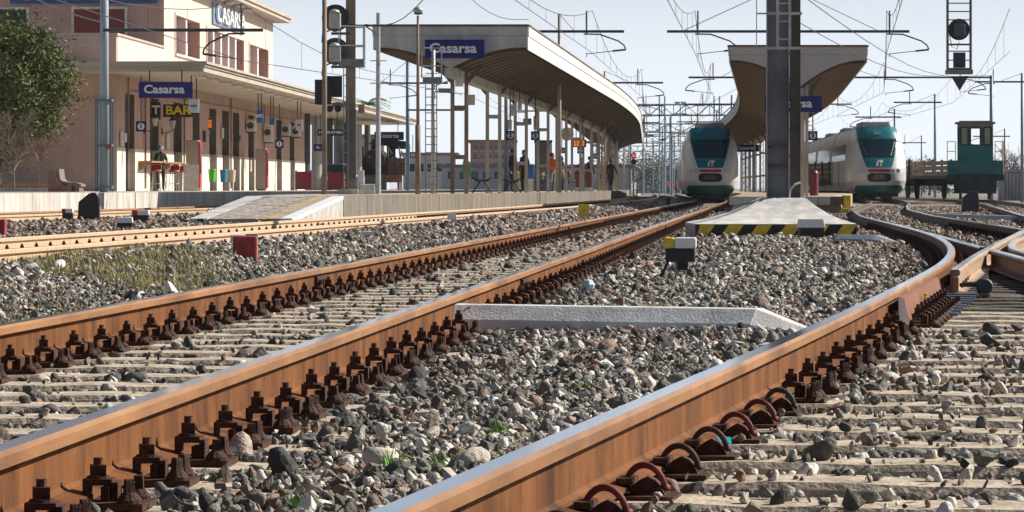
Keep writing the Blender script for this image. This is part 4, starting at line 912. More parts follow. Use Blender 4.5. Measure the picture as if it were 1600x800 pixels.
# distant lattice portals
for i, (d, xa, xb, zp) in enumerate(((300, 940, 1165, 7.4), (380, 930, 1200, 7.2), (470, 950, 1190, 7.2), (580, 960, 1180, 7.2))):
    a, b_ = PX(xa, d), PX(xb, d); o = thing('lattice_portal', ['nearest', 'second', 'third', 'farthest'][i]+' steel lattice portal spanning the tracks left of the left train', 'portal', (a, d, -.4), group='lattice portals in the distance')
    q = MB(); q.cyl((a, d, zp), (b_, d, zp), .08, n=4); q.cyl((a, d, zp+1.0), (b_, d, zp+1.0), .08, n=4); nn = 12
    for k in range(nn):
        t = a+(b_-a)*k/nn; t2 = a+(b_-a)*(k+1)/nn; q.cyl((t, d, zp+(k % 2)), (t2, d, zp+1-(k % 2)), .05, n=4); q.cyl((t, d, zp), (t, d, zp+1), .04, n=4)
    q.build('truss', BLUEP, o)
    for k, x in enumerate((a, a+(b_-a)*.42, b_-(b_-a)*.2, b_)):
        q = MB()
        for s in (-.25, .25): q.cyl((x+s, d, -.4), (x+s, d, zp+1.8), .07, n=4)
        for z in np.arange(0, zp, .9): q.cyl((x-.25, d, z), (x+.25, d, z+.9), .03, n=4)
        q.build('leg', BLUEP, o)
    for k in range(5):
        x = a+(b_-a)*(k+.6)/5.4; q = MB(); q.cyl((x, d, zp-1.6), (x, d, zp), .06, n=4); hook(q, x, d, zp-.9, 1 if k % 2 else -1); q.build('dropper_hook', DGREY, o)
    if i < 2:
        for px, py in ((1017, 212), (1035, 218))[:2-i]:
            q = MB(); q.bb(PX(px-4, d), PX(px+4, d), d-.4, d-.3, PZ(py+2, d), PZ(py-1, d)); q.build('blue_plate', SIGNBLUE, o)
for i, (px, d, yt) in enumerate(((1063, 420, 165), (1005, 350, 185), (1090, 500, 200), (985, 300, 190), (1050, 340, 205), (1020, 520, 215), (1035, 430, 200))):
    q = MB(); x = PX(px, d); q.cyl((x, d, -.4), (x, d, PZ(yt, d)), .12, .08, n=6)
    if i == 0:
        for s in (-.4, .4): q.lathe((x+s, d-.3, PZ(yt, d)), [(.1, 0), (.38, .35), (.38, .5)], 8)
        q.bb(x-.8, x+.8, d-.2, d+.2, PZ(yt+14, d), PZ(yt+12, d))
    q.build('light_tower' if i == 0 else 'far_pole', LGREY if i == 0 else BLUEP, label=['pale floodlight tower with twin lamps left of the left train', 'thin far pole just right of the canopy tip', 'thin far pole touching the left train', 'thin far pole under the canopy tip', 'far pole between canopy tip and floodlight tower', 'short far pole in the haze', 'far slim pole before the haze'][i], cat='light tower' if i == 0 else 'pole')

# ------------------------------------------------------------------ poles and signals at the head of the middle platform
def solo(q, name, m, label, cat, **k): return q.build(name, m, label=label, cat=cat, **k)
d = 77.; q = MB(); q.cyl(P(507, 307, d)*1, P(507, -20, d), .062, .055, n=10); solo(q, 'steel_pole', RUSTP, 'slim rusty pole left of the round-headed signal', 'pole', smooth=True)
d = 82.; q = MB(); q.cyl(P(591, 307, d), P(591, 20, d), .07, .05, n=10)
for y in (95, 130): q.cyl(P(578, y, d), P(604, y, d), .014, n=5)
solo(q, 'steel_pole', LGREY, 'pale grey tapered pole with two small cross rods', 'pole', smooth=False)
d = 80.; lp = thing('lamp_post', 'thin brown lamp post with small cap lamp', 'street lamp', (PX(653, d), d, PZ2))
q = MB(); x = PX(653, d); q.cyl((x, d, PZ2), (x, d, PZ(195, d)), .07, n=9); q.cyl((x, d, PZ(195, d)), (x, d, PZ(25, d)), .045, .03, n=9); q.build('post', RUSTP, lp, smooth=True)
q = MB(); q.lathe((x, d, PZ(20, d)), [(.03, -.06), (.06, 0), (.12, .03), (.13, .09), (.06, .15), (.0, .16)], 12); q.build('lamp_head', LGREY, lp, smooth=True)
q = MB(); q.bb(x-.1, x+.12, d-.06, d+.06, PZ(21, d)-.02, PZ(21, d)+.02); q.build('lamp_arm', DGREY, lp)
# round-headed signal on an H-beam mast, seen from behind
d = 78.; sg = thing('railway_signal', 'mast with two round black signal heads seen from behind and dark cabinet', 'signal', (PX(548, d), d, PZ2))
xm = PX(548, d); q = MB(); q.bb(xm-.115, xm+.115, d-.1, d-.085, PZ2, PZ(-30, d)); q.bb(xm-.115, xm+.115, d+.085, d+.1, PZ2, PZ(-30, d)); q.bb(xm-.01, xm+.01, d-.085, d+.085, PZ2, PZ(-30, d)); q.build('mast', RUSTP, sg)
for i, yc in enumerate((28, 80)):
    c = P(524, yc, d-.25); q = MB(); q.lathe(c, [(0, .0), (.33, .0), (.33, .03), (0, .035)], 26, axis='y'); hd = q.build('target_disc', BLACK if i == 0 else DGREY, sg)
    cz = c.z-.09; q = MB(); q.bb(c.x-.14, c.x+.14, d-.6, d-.28, cz-.18, cz+.2); q.lathe((c.x, d-.6, cz+.2), [(.14, 0), (.12, .05), (.05, .08), (0, .085)], 10); q.build('lamp_housing', LGREY, hd, bevel=.03)
    q = MB(); q.cyl((c.x, d-.45, cz-.18), (c.x, d-.45, cz-.26), .09, .05, n=8); q.bb(c.x-.1, xm, d-.3, d-.22, cz-.32, cz-.26); q.build('bracket', DGREY, hd)
    q = MB(); q.tube([(c.x-.1, d-.4, cz-.2), (c.x-.3, d-.4, cz-.3), (c.x-.32, d-.35, cz-.5), (c.x-.1, d-.2, cz-.55)], .02, 5); q.build('cable', BLACK, hd)
q = MB(); q.bb(PX(530, d), PX(570, d), d-.4, d+.35, PZ(105, d), PZ(93, d)); q.build('maintenance_platform', GREY, sg)
q = MB()
for px in (531, 569):
    for dy in (-.38, .33): q.cyl(P(px, 95, d)+Vector((0, dy, 0)), P(px, 42, d)+Vector((0, dy, 0)), .016, n=5)
for yy in (42, 72): q.cyl(P(531, yy, d)-Vector((0, .38, 0)), P(569, yy, d)-Vector((0, .38, 0)), .016, n=5); q.cyl(P(531, yy, d)+Vector((0, .33, 0)), P(569, yy, d)+Vector((0, .33, 0)), .016, n=5)
q.build('guard_rail', LGREY, sg)
q = MB(); q.cyl(P(505, 40, d-.1), P(595, 40, d-.1), .03, n=6); q.cyl(P(570, 40, d-.1), P(590, 54, d-.1), .018, n=5); q.build('cross_bar', DGREY, sg)
for a, b_, c, e in ((493, 519, 125, 164), (510, 535, 119, 152)):
    q = MB(); q.bb(PX(a, d), PX(b_, d), d-.3-(b_ > 520)*-.15, d-.26-(b_ > 520)*-.15, PZ(e, d), PZ(c, d)); q.build('target_board', BLACK, sg)
for px in (515, 528):
    q = MB(); c = P(px, 170, d-.2); q.lathe(c, [(0, 0), (.085, 0), (.085, .05), (.05, .16), (0, .17)], 12, axis='y'); q.build('small_lamp', BLACK, sg)
q = MB(); q.bb(PX(519, d), xm, d-.12, d-.06, PZ(168, d), PZ(160, d)); q.build('bracket', GREY, sg)
q = MB(); q.bb(PX(541, d), PX(557.5, d), d-.3, d-.11, PZ(280, d), PZ(171, d)); q.build('cabinet', mat('bronze_cabinet', (.10, .09, .075), .6, var=.2, scale=3), sg, bevel=.015)
q = MB(); q.bb(PX(560, d), PX(570, d), d-.1, d+.1, PZ(177, d), PZ(163, d)); q.build('junction_box', RUSTP, sg, bevel=.01)
q = MB(); q.bb(PX(558, d), PX(569, d), d-.1, d+.02, PZ(300, d), PZ(266, d)); q.build('ground_cabinet', OFFW, sg, bevel=.01)
q = MB()
for px in (537, 544): q.cyl(P(px, 306, d-.45), P(px, 103, d-.45), .013, n=5)
for k in range(22): z = PZ2+.2+k*.27; q.cyl((PX(537, d-.45), d-.45, z), (PX(544, d-.45), d-.45, z), .01, n=4) if z < PZ(105, d) else None
q.build('ladder', GREY, sg)
q = MB(); q.box((xm-.05, d, PZ2+.06), (.5, .5, .14)); q.box((xm+.35, d+.1, PZ2+.12), (.4, .4, .26), .3); q.build('footing', CONC, sg, bevel=.02)
# ladder signal with guard cage in front of the platform sign
d = 81.; ls = thing('railway_signal', 'slim galvanised signal post with ladder and guard hoop', 'signal', (PX(677, d), d, PZ2))
q = MB(); q.cyl(P(677, 305, d), P(677, 78, d), .06, .05, n=9); q.build('post', LGREY, ls, smooth=True)
q = MB()
for px in (665, 682.5): q.cyl(P(px, 306, d-.2), P(px, 120, d-.2), .014, n=5)
for k in range(15): z = PZ2+.25+k*.2; q.cyl((PX(665, d-.2), d-.2, z), (PX(682.5, d-.2), d-.2, z), .012, n=4)
q.build('ladder', GREY, ls)
q = MB(); q.bb(PX(661, d), PX(691, d), d-.35, d+.2, PZ(131, d), PZ(121, d)); q.build('step_platform', GREY, ls)
q = MB()
for pa in (659, 690): q.tube([P(pa, 122, d-.3), P(pa, 80, d-.3), P(pa+(4 if pa < 670 else -4), 75, d-.3), P(675, 75, d-.3)], .018, 5)
q.cyl(P(659, 103, d-.3), P(690, 103, d-.3), .018, n=5); q.build('guard_hoop', LGREY, ls)
q = MB(); q.bb(PX(685, d), PX(708, d), d-.05, d+.05, PZ(145, d), PZ(138, d)); q.build('bracket', GREY, ls)
q = MB(); q.bb(PX(711, 86), PX(724, 86), 85.9, 86.15, PZ(135, 86), PZ(111, 86)); solo(q, 'equipment_box', OFFW, 'white metal box fixed high on the first canopy column', 'box', bevel=.015)
q = MB(); q.bb(PX(729, 86.5), PX(742, 86.5), 86.9, 87.2, PZ(164, 87), PZ(148, 87)); solo(q, 'equipment_box', CREAMP, 'small cream box on the second post of the first column', 'box', bevel=.015)
# hanging signal on the right
d = 130.; hs = thing('hanging_signal', 'hanging ladder frame with round signal lamp and dark arrow below', 'signal', (PX(1499, d), d, PZ(140, d)))
q = MB(); xa, xb = PX(1480.5, d), PX(1516.5, d)
for x in (xa, xb): q.bb(x-.045, x+.045, d-.06, d+.06, PZ(115, d), 9.1)
q.build('frame', mat('violet_grey_steel', (.13, .12, .15), .6, var=.25, scale=3), hs)
for yy in (5, 18, 31, 44, 69, 80, 94, 107):
    q = MB(); z = PZ(yy, d); q.bb(xa, xb, d-.03, d+.03, z-.022-(yy in (69, 107))*.03, z+.022); q.build('rung', DGREY, hs)
q = MB(); c = P(1498.5, 46, d-.15); q.lathe(c, [(0, .02), (.44, .02), (.44, .05), (0, .055)], 26, axis='y'); hd = q.build('target_disc', BLACK, hs)
q = MB(); q.bb(c.x-.2, c.x+.2, d-.6, d-.13, c.z-.28, c.z+.2); q.build('lamp_housing', DGREY, hd, bevel=.05)
q = MB(); q.tube([(c.x-.4, d-.2, c.z-.2), (c.x-.3, d-.2, c.z-.7), (c.x-.1, d-.2, c.z-.8), (c.x+.0, d-.2, c.z-.5)], .018, 5); q.build('cable', BLACK, hd)
q = MB(); q.bb(PX(1489, d), PX(1508, d), d-.12, d-.05, PZ(106, d), PZ(82, d)); q.build('indicator_box', BLACK, hs)
q = MB(); q.bb(xa-.06, xb+.06, d-.3, d+.3, PZ(116, d), PZ(109, d)); q.build('lower_platform', GREY, hs)
q = MB(); q.prism([(PX(1486, d), PZ(119, d)), (PX(1513, d), PZ(119, d)), (PX(1499.5, d), PZ(142, d))], d-.03, d+.03); q.build('arrow_plate', mat('dark_rust_plate', (.07, .045, .04), .8, var=.3, scale=4), hs)
q = MB(); q.bb(PX(1470, d), PX(1680, d), d-.25, d+.25, 9.1, 9.6); q.build('gantry_beam', GREY, hs)
q = MB(); q.bb(PX(1672, d), PX(1684, d), d-.2, d+.2, -.4, 9.1); q.build('gantry_leg', GREY, hs)
# ------------------------------------------------------------------ trains
TEAL = mat('train_teal', (.0, .15, .175), .35, var=.12, scale=2); TEALD = mat('train_deep_teal', (.005, .12, .10), .4, var=.15, scale=2)
TRW = mat('train_cream_white', (.62, .60, .57), .35, var=.08, scale=2, col2=(.66, .64, .62)); TGLASS = mat('windscreen_glass', (.006, .025, .035), .06, var=.1, scale=1)
TRED = mat('train_red_stripe', (.42, .01, .06), .4, var=.1, scale=2); LAMP = mat('headlamp_glass', (.45, .45, .44), .15, var=.2, scale=6)
GRAF = mat('weathered_train_side', (.50, .48, .45), .5, var=.3, scale=1.3, stretch=(1, 3, .35), col2=(.62, .60, .57))
UND = mat('underframe_black', (.016, .015, .014), .8, var=.4, scale=4)
def nose_w(z):
    return float(np.interp(z, [.3, .55, .95, 2.1, 2.9, 3.3, 3.6, 3.75], [1.12, 1.36, 1.46, 1.475, 1.36, 1.22, 1.10, 1.0]))
def nose_y(x, z):
    w_ = nose_w(z); base = float(np.interp(z, [.3, .6, .95, 1.35, 1.6, 2.0, 2.6, 3.1, 3.5, 3.75], [.35, .12, .0, .03, .12, .42, .95, 1.35, 1.7, 2.0])); r = min(1, abs(x)/w_)
    return base+(1.35 if z < 3 else 1.0)*(1-math.sqrt(max(0, 1-r**3.2)))
def train(label, d, xc, rz, n_cars, side_m):
    o = thing('train', label, 'train', (xc, d, 0), rz)
    B = lambda q, nm, m, par=o, **k: q.build(nm, m, par, local=True, **k)
    nz, nx = 100, 90; zs = np.linspace(.3, 3.75, nz); G = [[(nose_w(z)*(-1+2*j/(nx-1)), z) for j in range(nx)] for z in zs]
    def reg(x, z):
        hw = float(np.interp(z, [1.62, 2.2, 3.0, 3.75], [.64, .84, 1.04, 1.06]))
        if z < .72 and abs(x) < 1.22*(1-((z-.5)/.36)**4*.5): return 'bumper'
        if 1.62 < z < 3.74 and abs(x) < hw:
            if 2.16 < z < 3.14 and abs(x) < hw-.07: return 'windscreen'
            return 'mask'
        if ((abs(x)/.60)**4+((z-1.12)/.24)**4) < 1: return 'recess'
        return 'shell'
    parts = {k: MB() for k in ('bumper', 'windscreen', 'mask', 'recess', 'shell')}
    off = {'windscreen': -.012, 'recess': .10, 'mask': -.004, 'bumper': -.03, 'shell': 0}
    for i in range(nz-1):
        for j in range(nx-1):
            cs = [G[i][j], G[i][j+1], G[i+1][j+1], G[i+1][j]]; cx = sum(c[0] for c in cs)/4; cz = sum(c[1] for c in cs)/4; r = reg(cx, cz)
            parts[r].add([(x, nose_y(x, z)+off[r], z) for x, z in cs], [(0, 1, 2, 3)])
            if r in ('bumper', 'recess', 'windscreen'): parts['shell'].add([(x, nose_y(x, z)+.14, z) for x, z in cs], [(0, 1, 2, 3)])
    mm = {'bumper': TEALD, 'windscreen': TGLASS, 'mask': TEAL, 'recess': BLACK, 'shell': TRW}
    nm = {'bumper': 'bumper', 'windscreen': 'windscreen', 'mask': 'front_mask', 'recess': 'coupler_recess', 'shell': 'nose'}
    objs = {}
    for k, q in parts.items():
        me = q.mesh(nm[k], mm[k], True, fix=False); bm = bmesh.new(); bm.from_mesh(me); bmesh.ops.remove_doubles(bm, verts=bm.verts, dist=.0005); bmesh.ops.recalc_face_normals(bm, faces=bm.faces); bm.to_mesh(me); bm.free()
        me.polygons.foreach_set('use_smooth', [True]*len(me.polygons))
        ob = bpy.data.objects.new(nm[k], me); COL.objects.link(ob); ob.parent = o; objs[k] = ob
    q = MB(); f = nose_y(.3, 1.47)-.03
    q.add([(x, nose_y(x, z)-.012, z) for z in (1.40, 1.54) for x in np.linspace(-.56, .56, 9)], [(i, i+1, i+10, i+9) for i in range(8)]); B(q, 'red_stripe', TRED)
    for s in (-1, 1):
        for x in (.72, .98):
            q = MB(); q.lathe((s*x, nose_y(x, 1.47)-.02, 1.47), [(0, 0), (.09, .0), (.105, .03), (.1, .1)], 14, axis='y'); B(q, 'headlight', LAMP)
        q = MB(); a = s*.62; q.tube([(a, nose_y(.62, 2.24)-.04, 2.24), (s*.75, nose_y(.75, 2.6)-.05, 2.6), (s*.86, nose_y(.86, 3.0)-.04, 3.0)], .022, 4); B(q, 'wiper', BLACK, objs['windscreen'])
    q = MB(); q.bb(-.27, .27, -.25, .1, 1.0, 1.26); q.cyl((-.0, -.25, 1.12), (0, -.36, 1.12), .1, n=12); q.bb(-.34, -.28, -.1, .1, 1.02, 1.2); B(q, 'coupler', mat('coupler_grey', (.10, .08, .075), .6, var=.3, scale=8) if xc < 15 else mat('coupler_rust', (.18, .10, .085), .7, var=.3, scale=8), bevel=.02)
    q = MB(); q.bb(-.2, .2, nose_y(0, 3.4)-.06, nose_y(0, 3.4)+.1, 3.28, 3.5); B(q, 'destination_display', mat('display_cream', (.55, .50, .36), .4, var=.05, scale=3) if xc > 15 else TEALD, objs['mask'])
    # emblem: slanted strokes
    q = MB()
    for pts in ([(-.16, 1.70), (-.07, 1.70), (.0, 1.95), (-.10, 1.95)], [(.02, 1.70), (.13, 1.72), (.16, 1.80), (.06, 1.80)], [(.06, 1.84), (.16, 1.85), (.22, 1.98), (.03, 1.98)], [(-.05, 1.96), (.22, 1.985), (.23, 2.03), (-.03, 2.02)]):
        cx = sum(p[0] for p in pts)/4; vs = [(x, nose_y(x, z)-.022, z) for x, z in pts]; q.add(vs, [(0, 1, 2, 3)])
    B(q, 'emblem', WHITE, objs['mask'])
    # bodies
    sec = [(-1.36, .42), (-1.475, .9), (-1.475, 2.3), (-1.40, 2.9), (-1.27, 3.3), (-1.14, 3.58), (-.95, 3.72), (.95, 3.72), (1.14, 3.58), (1.27, 3.3), (1.40, 2.9), (1.475, 2.3), (1.475, .9), (1.36, .42)]
    ed = MB()
    for s in (-1, 1):
        vs = []
        for z in zs: vs += [(s*nose_w(z), nose_y(nose_w(z), z), z), (s*float(np.interp(z, [.3, .42, .9, 2.3, 2.9, 3.3, 3.58, 3.75], [1.34, 1.36, 1.475, 1.475, 1.40, 1.27, 1.14, .9])), 3.42, z)]
        ed.add(vs, [(2*i, 2*i+1, 2*i+3, 2*i+2) for i in range(nz-1)])
    vs = []
    for x in np.linspace(-1, 1, 9): vs += [(x*nose_w(3.75), nose_y(x*nose_w(3.75), 3.75), 3.75), (x*.9, 3.42, 3.73)]
    ed.add(vs, [(2*i, 2*i+1, 2*i+3, 2*i+2) for i in range(8)]); B(ed, 'nose_side', TRW, smooth=True)
    y = 3.4
    for c in range(n_cars):
        L = 17.5 if c else 16.0; ya, yb = y, y+L
        q = MB(); q.prism(sec, ya+(.0 if c else 0), yb); bd = B(q, 'car_body', side_m)
        q = MB()
        for s in (-1, 1):
            q.add([(s*1.482, ya+1.6, 2.05), (s*1.482, yb-.4, 2.05), (s*1.479, yb-.4, 2.35), (s*1.414, yb-.4, 2.88), (s*1.414, ya+2.0, 2.88), (s*1.479, ya+1.8, 2.35)], [(0, 1, 2, 5), (5, 2, 3, 4)])
        B(q, 'window_band', GLASS, bd)
        for s in (-1, 1):
            for k in range(6):
                yy = ya+2.6+k*2.3; q = MB(); q.add([(s*1.494, yy, .62), (s*1.494, yy+1.1, .62), (s*1.494, yy+1.1, 2.0), (s*1.494, yy, 2.0)], [(0, 1, 2, 3)]); B(q, 'side_panel' if k % 3 else 'door', [OFFW, GRAF, GREY][k % 3], bd)
        q = MB()
        for t in (.16, .84):
            for dy in (-1.1, 1.1):
                for s in (-1, 1): q.lathe((s*.72-.06, ya+L*t+dy, .43), [(.02, 0), (.43, 0), (.43, .12), (.02, .12)], 16, axis='x')
        q.bb(-1.1, 1.1, ya+L*.3, yb-L*.3, .15, .5); B(q, 'bogies', UND, bd)
        q = MB(); q.bb(-.75, .75, ya-.2, ya+4.2, 3.70, 4.04); q.box((0, ya-.3, 3.84), (1.7, .5, .3), 0, taper=.8); q.bb(-.6, .6, ya+6, ya+9, 3.72, 3.95); q.bb(-.5, .5, ya+11, ya+14, 3.72, 3.9); B(q, 'roof_unit', mat('roof_grey', (.22, .21, .20), .7, var=.3, scale=3), bd, bevel=.06)
        q = MB(); q.bb(-1.1, 1.1, yb, yb+.6, .8, 3.4); B(q, 'gangway', UND, bd); y = yb+.6
    q = MB()
    for s in (-1, 1): q.lathe((s*.72-.06, 2.4, .43), [(.02, 0), (.43, 0), (.43, .12), (.02, .12)], 16, axis='x')
    q.bb(-1.0, 1.0, .5, 2.5, .12, .34); B(q, 'front_bogie', UND)
    q = MB()
    for s in (-1, 1): q.add([(s*1.478, 1.3, 1.7), (s*1.478, 2.3, 2.75), (s*1.44, 2.35, 2.8), (s*1.35, .95, 2.6)], [(0, 1, 2, 3)])
    for s in (-1, 1):
        pts = [(1.9, 1.55), (1.95, 2.3), (2.7, 2.85), (2.5, 2.1)]
        q2 = MB(); q2.add([(s*(nose_w(z)+.012), y_, z) for y_, z in pts], [(0, 1, 2, 3)]); B(q2, 'cab_side_window', GLASS)
    return o
hdg = lambda d: -math.atan((tx(0, d+30)-tx(0, d))/30)
train('white and teal train standing in shade left of the big mast', 166, tx(-2.43, 166), hdg(166), 5, TRW)
train('sunlit white and teal train right of the island platform', 164, T4c(164), hdg(164), 5, GRAF)
# flat wagons behind the shunter
def wagon(label, d, xc, rz, L, rack=True):
    o = thing('flat_wagon', label, 'wagon', (xc, d, 0), rz, group='flat wagons on the siding')
    B = lambda q, nm, m, par=o, **k: q.build(nm, m, par, local=True, **k)
    q = MB(); q.bb(-1.35, 1.35, 0, L, 1.05, 1.22); B(q, 'deck', mat('wagon_deck_brown', (.14, .10, .07), .8, var=.3, scale=3))
    q = MB()
    for s in (-1, 1): q.bb(s*1.2-.08, s*1.2+.08, .2, L-.2, .75, 1.05)
    q.bb(-.4, .4, .3, L-.3, .7, 1.05); B(q, 'underframe', UND)
    for t in (1.5, L-1.5):
        for s in (-1, 1): q = MB(); q.lathe((s*.72-.06, t, .45), [(.02, 0), (.45, 0), (.45, .12), (.02, .12)], 16, axis='x'); B(q, 'wheel', UND)
    for s in (-1, 1):
        for k in range(6):
            y = .4+k*(L-.8)/5; q = MB(); q.bb(s*1.36-.05, s*1.36+.05, y-.08, y+.08, .9, 2.1); B(q, 'stanchion', BLACK)
        for z in (1.35, 1.65, 1.92): q = MB(); q.bb(s*1.28-.03, s*1.28+.03, .1, L-.1, z-.11, z+.11); B(q, 'side_plank', mat('weathered_plank', (.20, .15, .11), .9, var=.35, scale=3, stretch=(1, .2, 1)))
    return o
shd = 159.; shx = PX(1524, shd)
wagon('low brown plank wagon between the right train and the shunter', shd+7.8, shx-.9, hdg(160)+.12, 13); wagon('second plank wagon half hidden behind the right train', shd+22.5, shx-3.2, hdg(170)+.12, 13)
# green shunter
sh = thing('shunting_locomotive', 'teal shunting locomotive with square cab and yellow handrails', 'locomotive', (shx, shd, 0), -.135)
B = lambda q, nm, m, par=sh, **k: q.build(nm, m, par, local=True, **k)
STEAL = mat('shunter_teal', (.012, .15, .15), .6, var=.25, scale=2); SGREY = mat('shunter_grey_cab', (.18, .20, .23), .6, var=.15, scale=2); YRAIL = mat('faded_yellow_rail', (.50, .38, .10), .7, var=.2, scale=5)
def wall_x(q, y, x0, x1, z0, z1, ops, th, mi=0):
    xs = sorted({x0, x1}|{o[0] for o in ops}|{o[1] for o in ops}); zz = sorted({z0, z1}|{o[2] for o in ops}|{o[3] for o in ops})
    for a, b_ in zip(xs[:-1], xs[1:]):
        for c, e in zip(zz[:-1], zz[1:]):
            if any(o[0] <= a and b_ <= o[1] and o[2] <= c and e <= o[3] for o in ops): continue
            q.bb(a, b_, y, y+th, c, e, mi)
q = MB(); wall_x(q, .9, -.88, .88, 2.95, 3.8, [(-.68, -.38, 2.76, 3.58), (-.2, .22, 2.76, 3.58), (.46, .74, 2.76, 3.58)], .06); wall_x(q, 3.0, -.88, .88, 2.0, 3.8, [(-.25, .25, 2.76, 3.58)], .06); B(q, 'cab_upper_wall', SGREY)
q = MB(); wall_x(q, .9, -.88, .88, 1.5, 2.945, [(-.68, -.38, 2.76, 3.58), (-.2, .22, 2.76, 3.58), (.46, .74, 2.76, 3.58)], .06); q.bb(-.88, -.82, .96, 3.0, 1.5, 2.6); q.bb(.82, .88, .96, 3.0, 1.5, 2.6); B(q, 'cab_lower_wall', STEAL)
q = MB()
for s in (-1, 1):
    for yy in (.96, 2.9): q.bb(s*.85-.03, s*.85+.03, yy, yy+.1, 2.6, 3.8)
B(q, 'cab_corner_post', SGREY)
for a, b_ in ((-.68, -.38), (.46, .74)):
    q = MB(); q.bb(a+.01, b_-.01, .93, .945, 2.77, 3.57); w_ = B(q, 'window', mat('yellowish_glass', (.30, .31, .16), .3, var=.2, scale=3))
    q = MB(); wall_x(q, .875, a-.05, b_+.05, 2.70, 3.64, [(a, b_, 2.76, 3.58)], .024); B(q, 'frame', BLACK, w_)
q = MB(); wall_x(q, .875, -.26, .28, 2.70, 3.64, [(-.2, .22, 2.76, 3.58)], .024); B(q, 'open_window_frame', BLACK)
q = MB(); q.bb(-1.0, 1.0, .75, 3.15, 3.802, 3.88); q.bb(-.8, .8, .85, 3.05, 3.88, 3.94); B(q, 'cab_roof', mat('rusty_roof', (.20, .13, .10), .8, var=.3, scale=3), bevel=.02)
q = MB(); q.bb(-1.3, 1.3, .3, 7.2, 1.25, 1.5); q.bb(-1.42, 1.42, .0, 7.4, .95, 1.25); q.bb(-1.05, 1.05, .6, 7, .3, .95); B(q, 'frame', mat('shunter_dark_frame', (.012, .045, .05), .7, var=.4, scale=3))
q = MB(); q.bb(-1.36, 1.36, .1, .3, 1.26, 1.95)
for k in range(9): q.bb(-1.2+k*.285, -1.1+k*.285, .05, .1, 1.27, 1.9)
B(q, 'radiator_front', STEAL)
q = MB(); q.bb(-.8, .8, 3.1, 7.0, 1.5, 2.7); B(q, 'engine_hood', STEAL, bevel=.06)
for s in (-1, 1):
    q = MB(); q.lathe((s*.88, -.28, 1.05), [(0, 0), (.2, .0), (.2, .04), (.07, .06), (.07, .3)], 14, axis='y'); B(q, 'buffer', UND)
    q = MB()
    for px_ in (.98, 1.38): q.cyl((s*px_, .15, 1.0), (s*px_, .15, 2.9), .02, n=6)
    for z in (2.89, 2.4): q.cyl((s*.98, .15, z), (s*1.38, .15, z), .02, n=6)
    q.cyl((s*1.38, .15, 2.89), (s*1.38, 2.8, 2.89), .02, n=6); q.cyl((s*1.38, 2.8, 1.2), (s*1.38, 2.8, 2.89), .02, n=6); B(q, 'handrail', YRAIL)
    for yy in (1.6, 5.2):
        q = MB(); q.lathe((s*.72-.06, yy, .47), [(.02, 0), (.47, 0), (.47, .12), (.02, .12)], 18, axis='x'); B(q, 'wheel', UND)
q = MB(); q.bb(-.1, .1, -.2, .02, .95, 1.2); q.cyl((.35, .02, 1.0), (.35, -.02, .5), .03, n=6); B(q, 'coupling', UND)
# steam locomotive on display
dS = 190.; st = thing('steam_locomotive', 'old black steam locomotive with rusty tank standing behind the middle platform', 'locomotive', (PX(602, dS), dS, PZ1-.3), 0)
def S_(px, py): return (PX(px, dS)-PX(602, dS), PZ(py, dS)-PZ1+.3)
BLK = mat('sooty_black', (.016, .018, .022), .6, var=.4, scale=3); TANK = mat('rust_streaked_tank', (.075, .062, .055), .8, var=.5, scale=2.5, stretch=(1, 1, .4), col2=(.16, .12, .09))
B = lambda q, nm, m, par=st, **k: q.build(nm, m, par, local=True, **k)
cx, cz = S_(586, 248); q = MB(); q.lathe((cx, 0, cz), [(.0, -.02), (.3, .0), (.56, 0), (.6, .1), (.6, 6)], 24, axis='y'); B(q, 'boiler', BLK, smooth=False)
q = MB(); q.cyl((cx, .8, cz+.5), (cx, .8, cz+1.2), .2, .26, n=14); B(q, 'chimney', BLK)
for sx in (-.75, .72): q = MB(); q.bb(cx+sx-.03, cx+sx+.03, .2, 2.0, cz-.9, cz+.75); B(q, 'smoke_deflector', BLK)
q = MB(); q.bb(cx-.7, cx+.7, .5, .6, cz-1.1, cz+.1); B(q, 'front_plate', BLK)
x0, z0 = S_(598, 274); x1, z1 = S_(633, 247); q = MB(); q.bb(x0, x1, .4, 7, z0, z1); B(q, 'side_tank', TANK, bevel=.04)
x0, z0 = S_(600, 247); x1, z1 = S_(634, 222); q = MB(); q.bb(x1-.1, x1, 5, 8, z0, z1); q.bb(x0, x0+.5, 5, 5.1, z0, z1); q.bb(x0+1.1, x1, 5, 5.1, z0, z1-.9); q.bb(x0, x1, 5, 5.1, z1-.35, z1); B(q, 'cab', BLK)
q = MB(); q.prism([(x0-1.1, z1-.05), (x1+.05, z1-.25), (x1-.2, z1+.12), (x0+.2, z1+.25), (x0-1.0, z1+.1)], 4.8, 8.2); B(q, 'cab_roof', BLK)
q = MB()
for k in range(9):
    x = cx+.4+random.uniform(0, 1.2); z = cz+random.uniform(-.3, .8); q.tube([(x, -.1+random.uniform(0, .8), z), (x+random.uniform(-.3, .3), .3, z+random.uniform(-.7, .4)), (x+random.uniform(-.2, .4), .6, z-random.uniform(.1, .8))], .05, 5)
B(q, 'pipework', TANK)
q = MB(); c2 = S_(580, 245); q.lathe((c2[0]-.1, -.3, c2[1]), [(0, 0), (.07, 0), (.08, .2)], 10, axis='y'); B(q, 'headlamp', RED)
for sx in (-.75, .9):
    for yy in (1.2, 3.2, 5.4): q = MB(); q.lathe((cx+.4+sx, yy, .65), [(.05, 0), (.62, 0), (.62, .12), (.05, .12)], 20, axis='x'); B(q, 'wheel', TANK)
q = MB(); q.bb(cx-1.0, cx+1.6, -.4, -.15, .75, 1.2); q.bb(cx-.6, cx+1.2, -.1, 8, .8, 1.15); B(q, 'buffer_beam', mat('rusty_beam', (.2, .09, .06), .8, var=.4, scale=4))
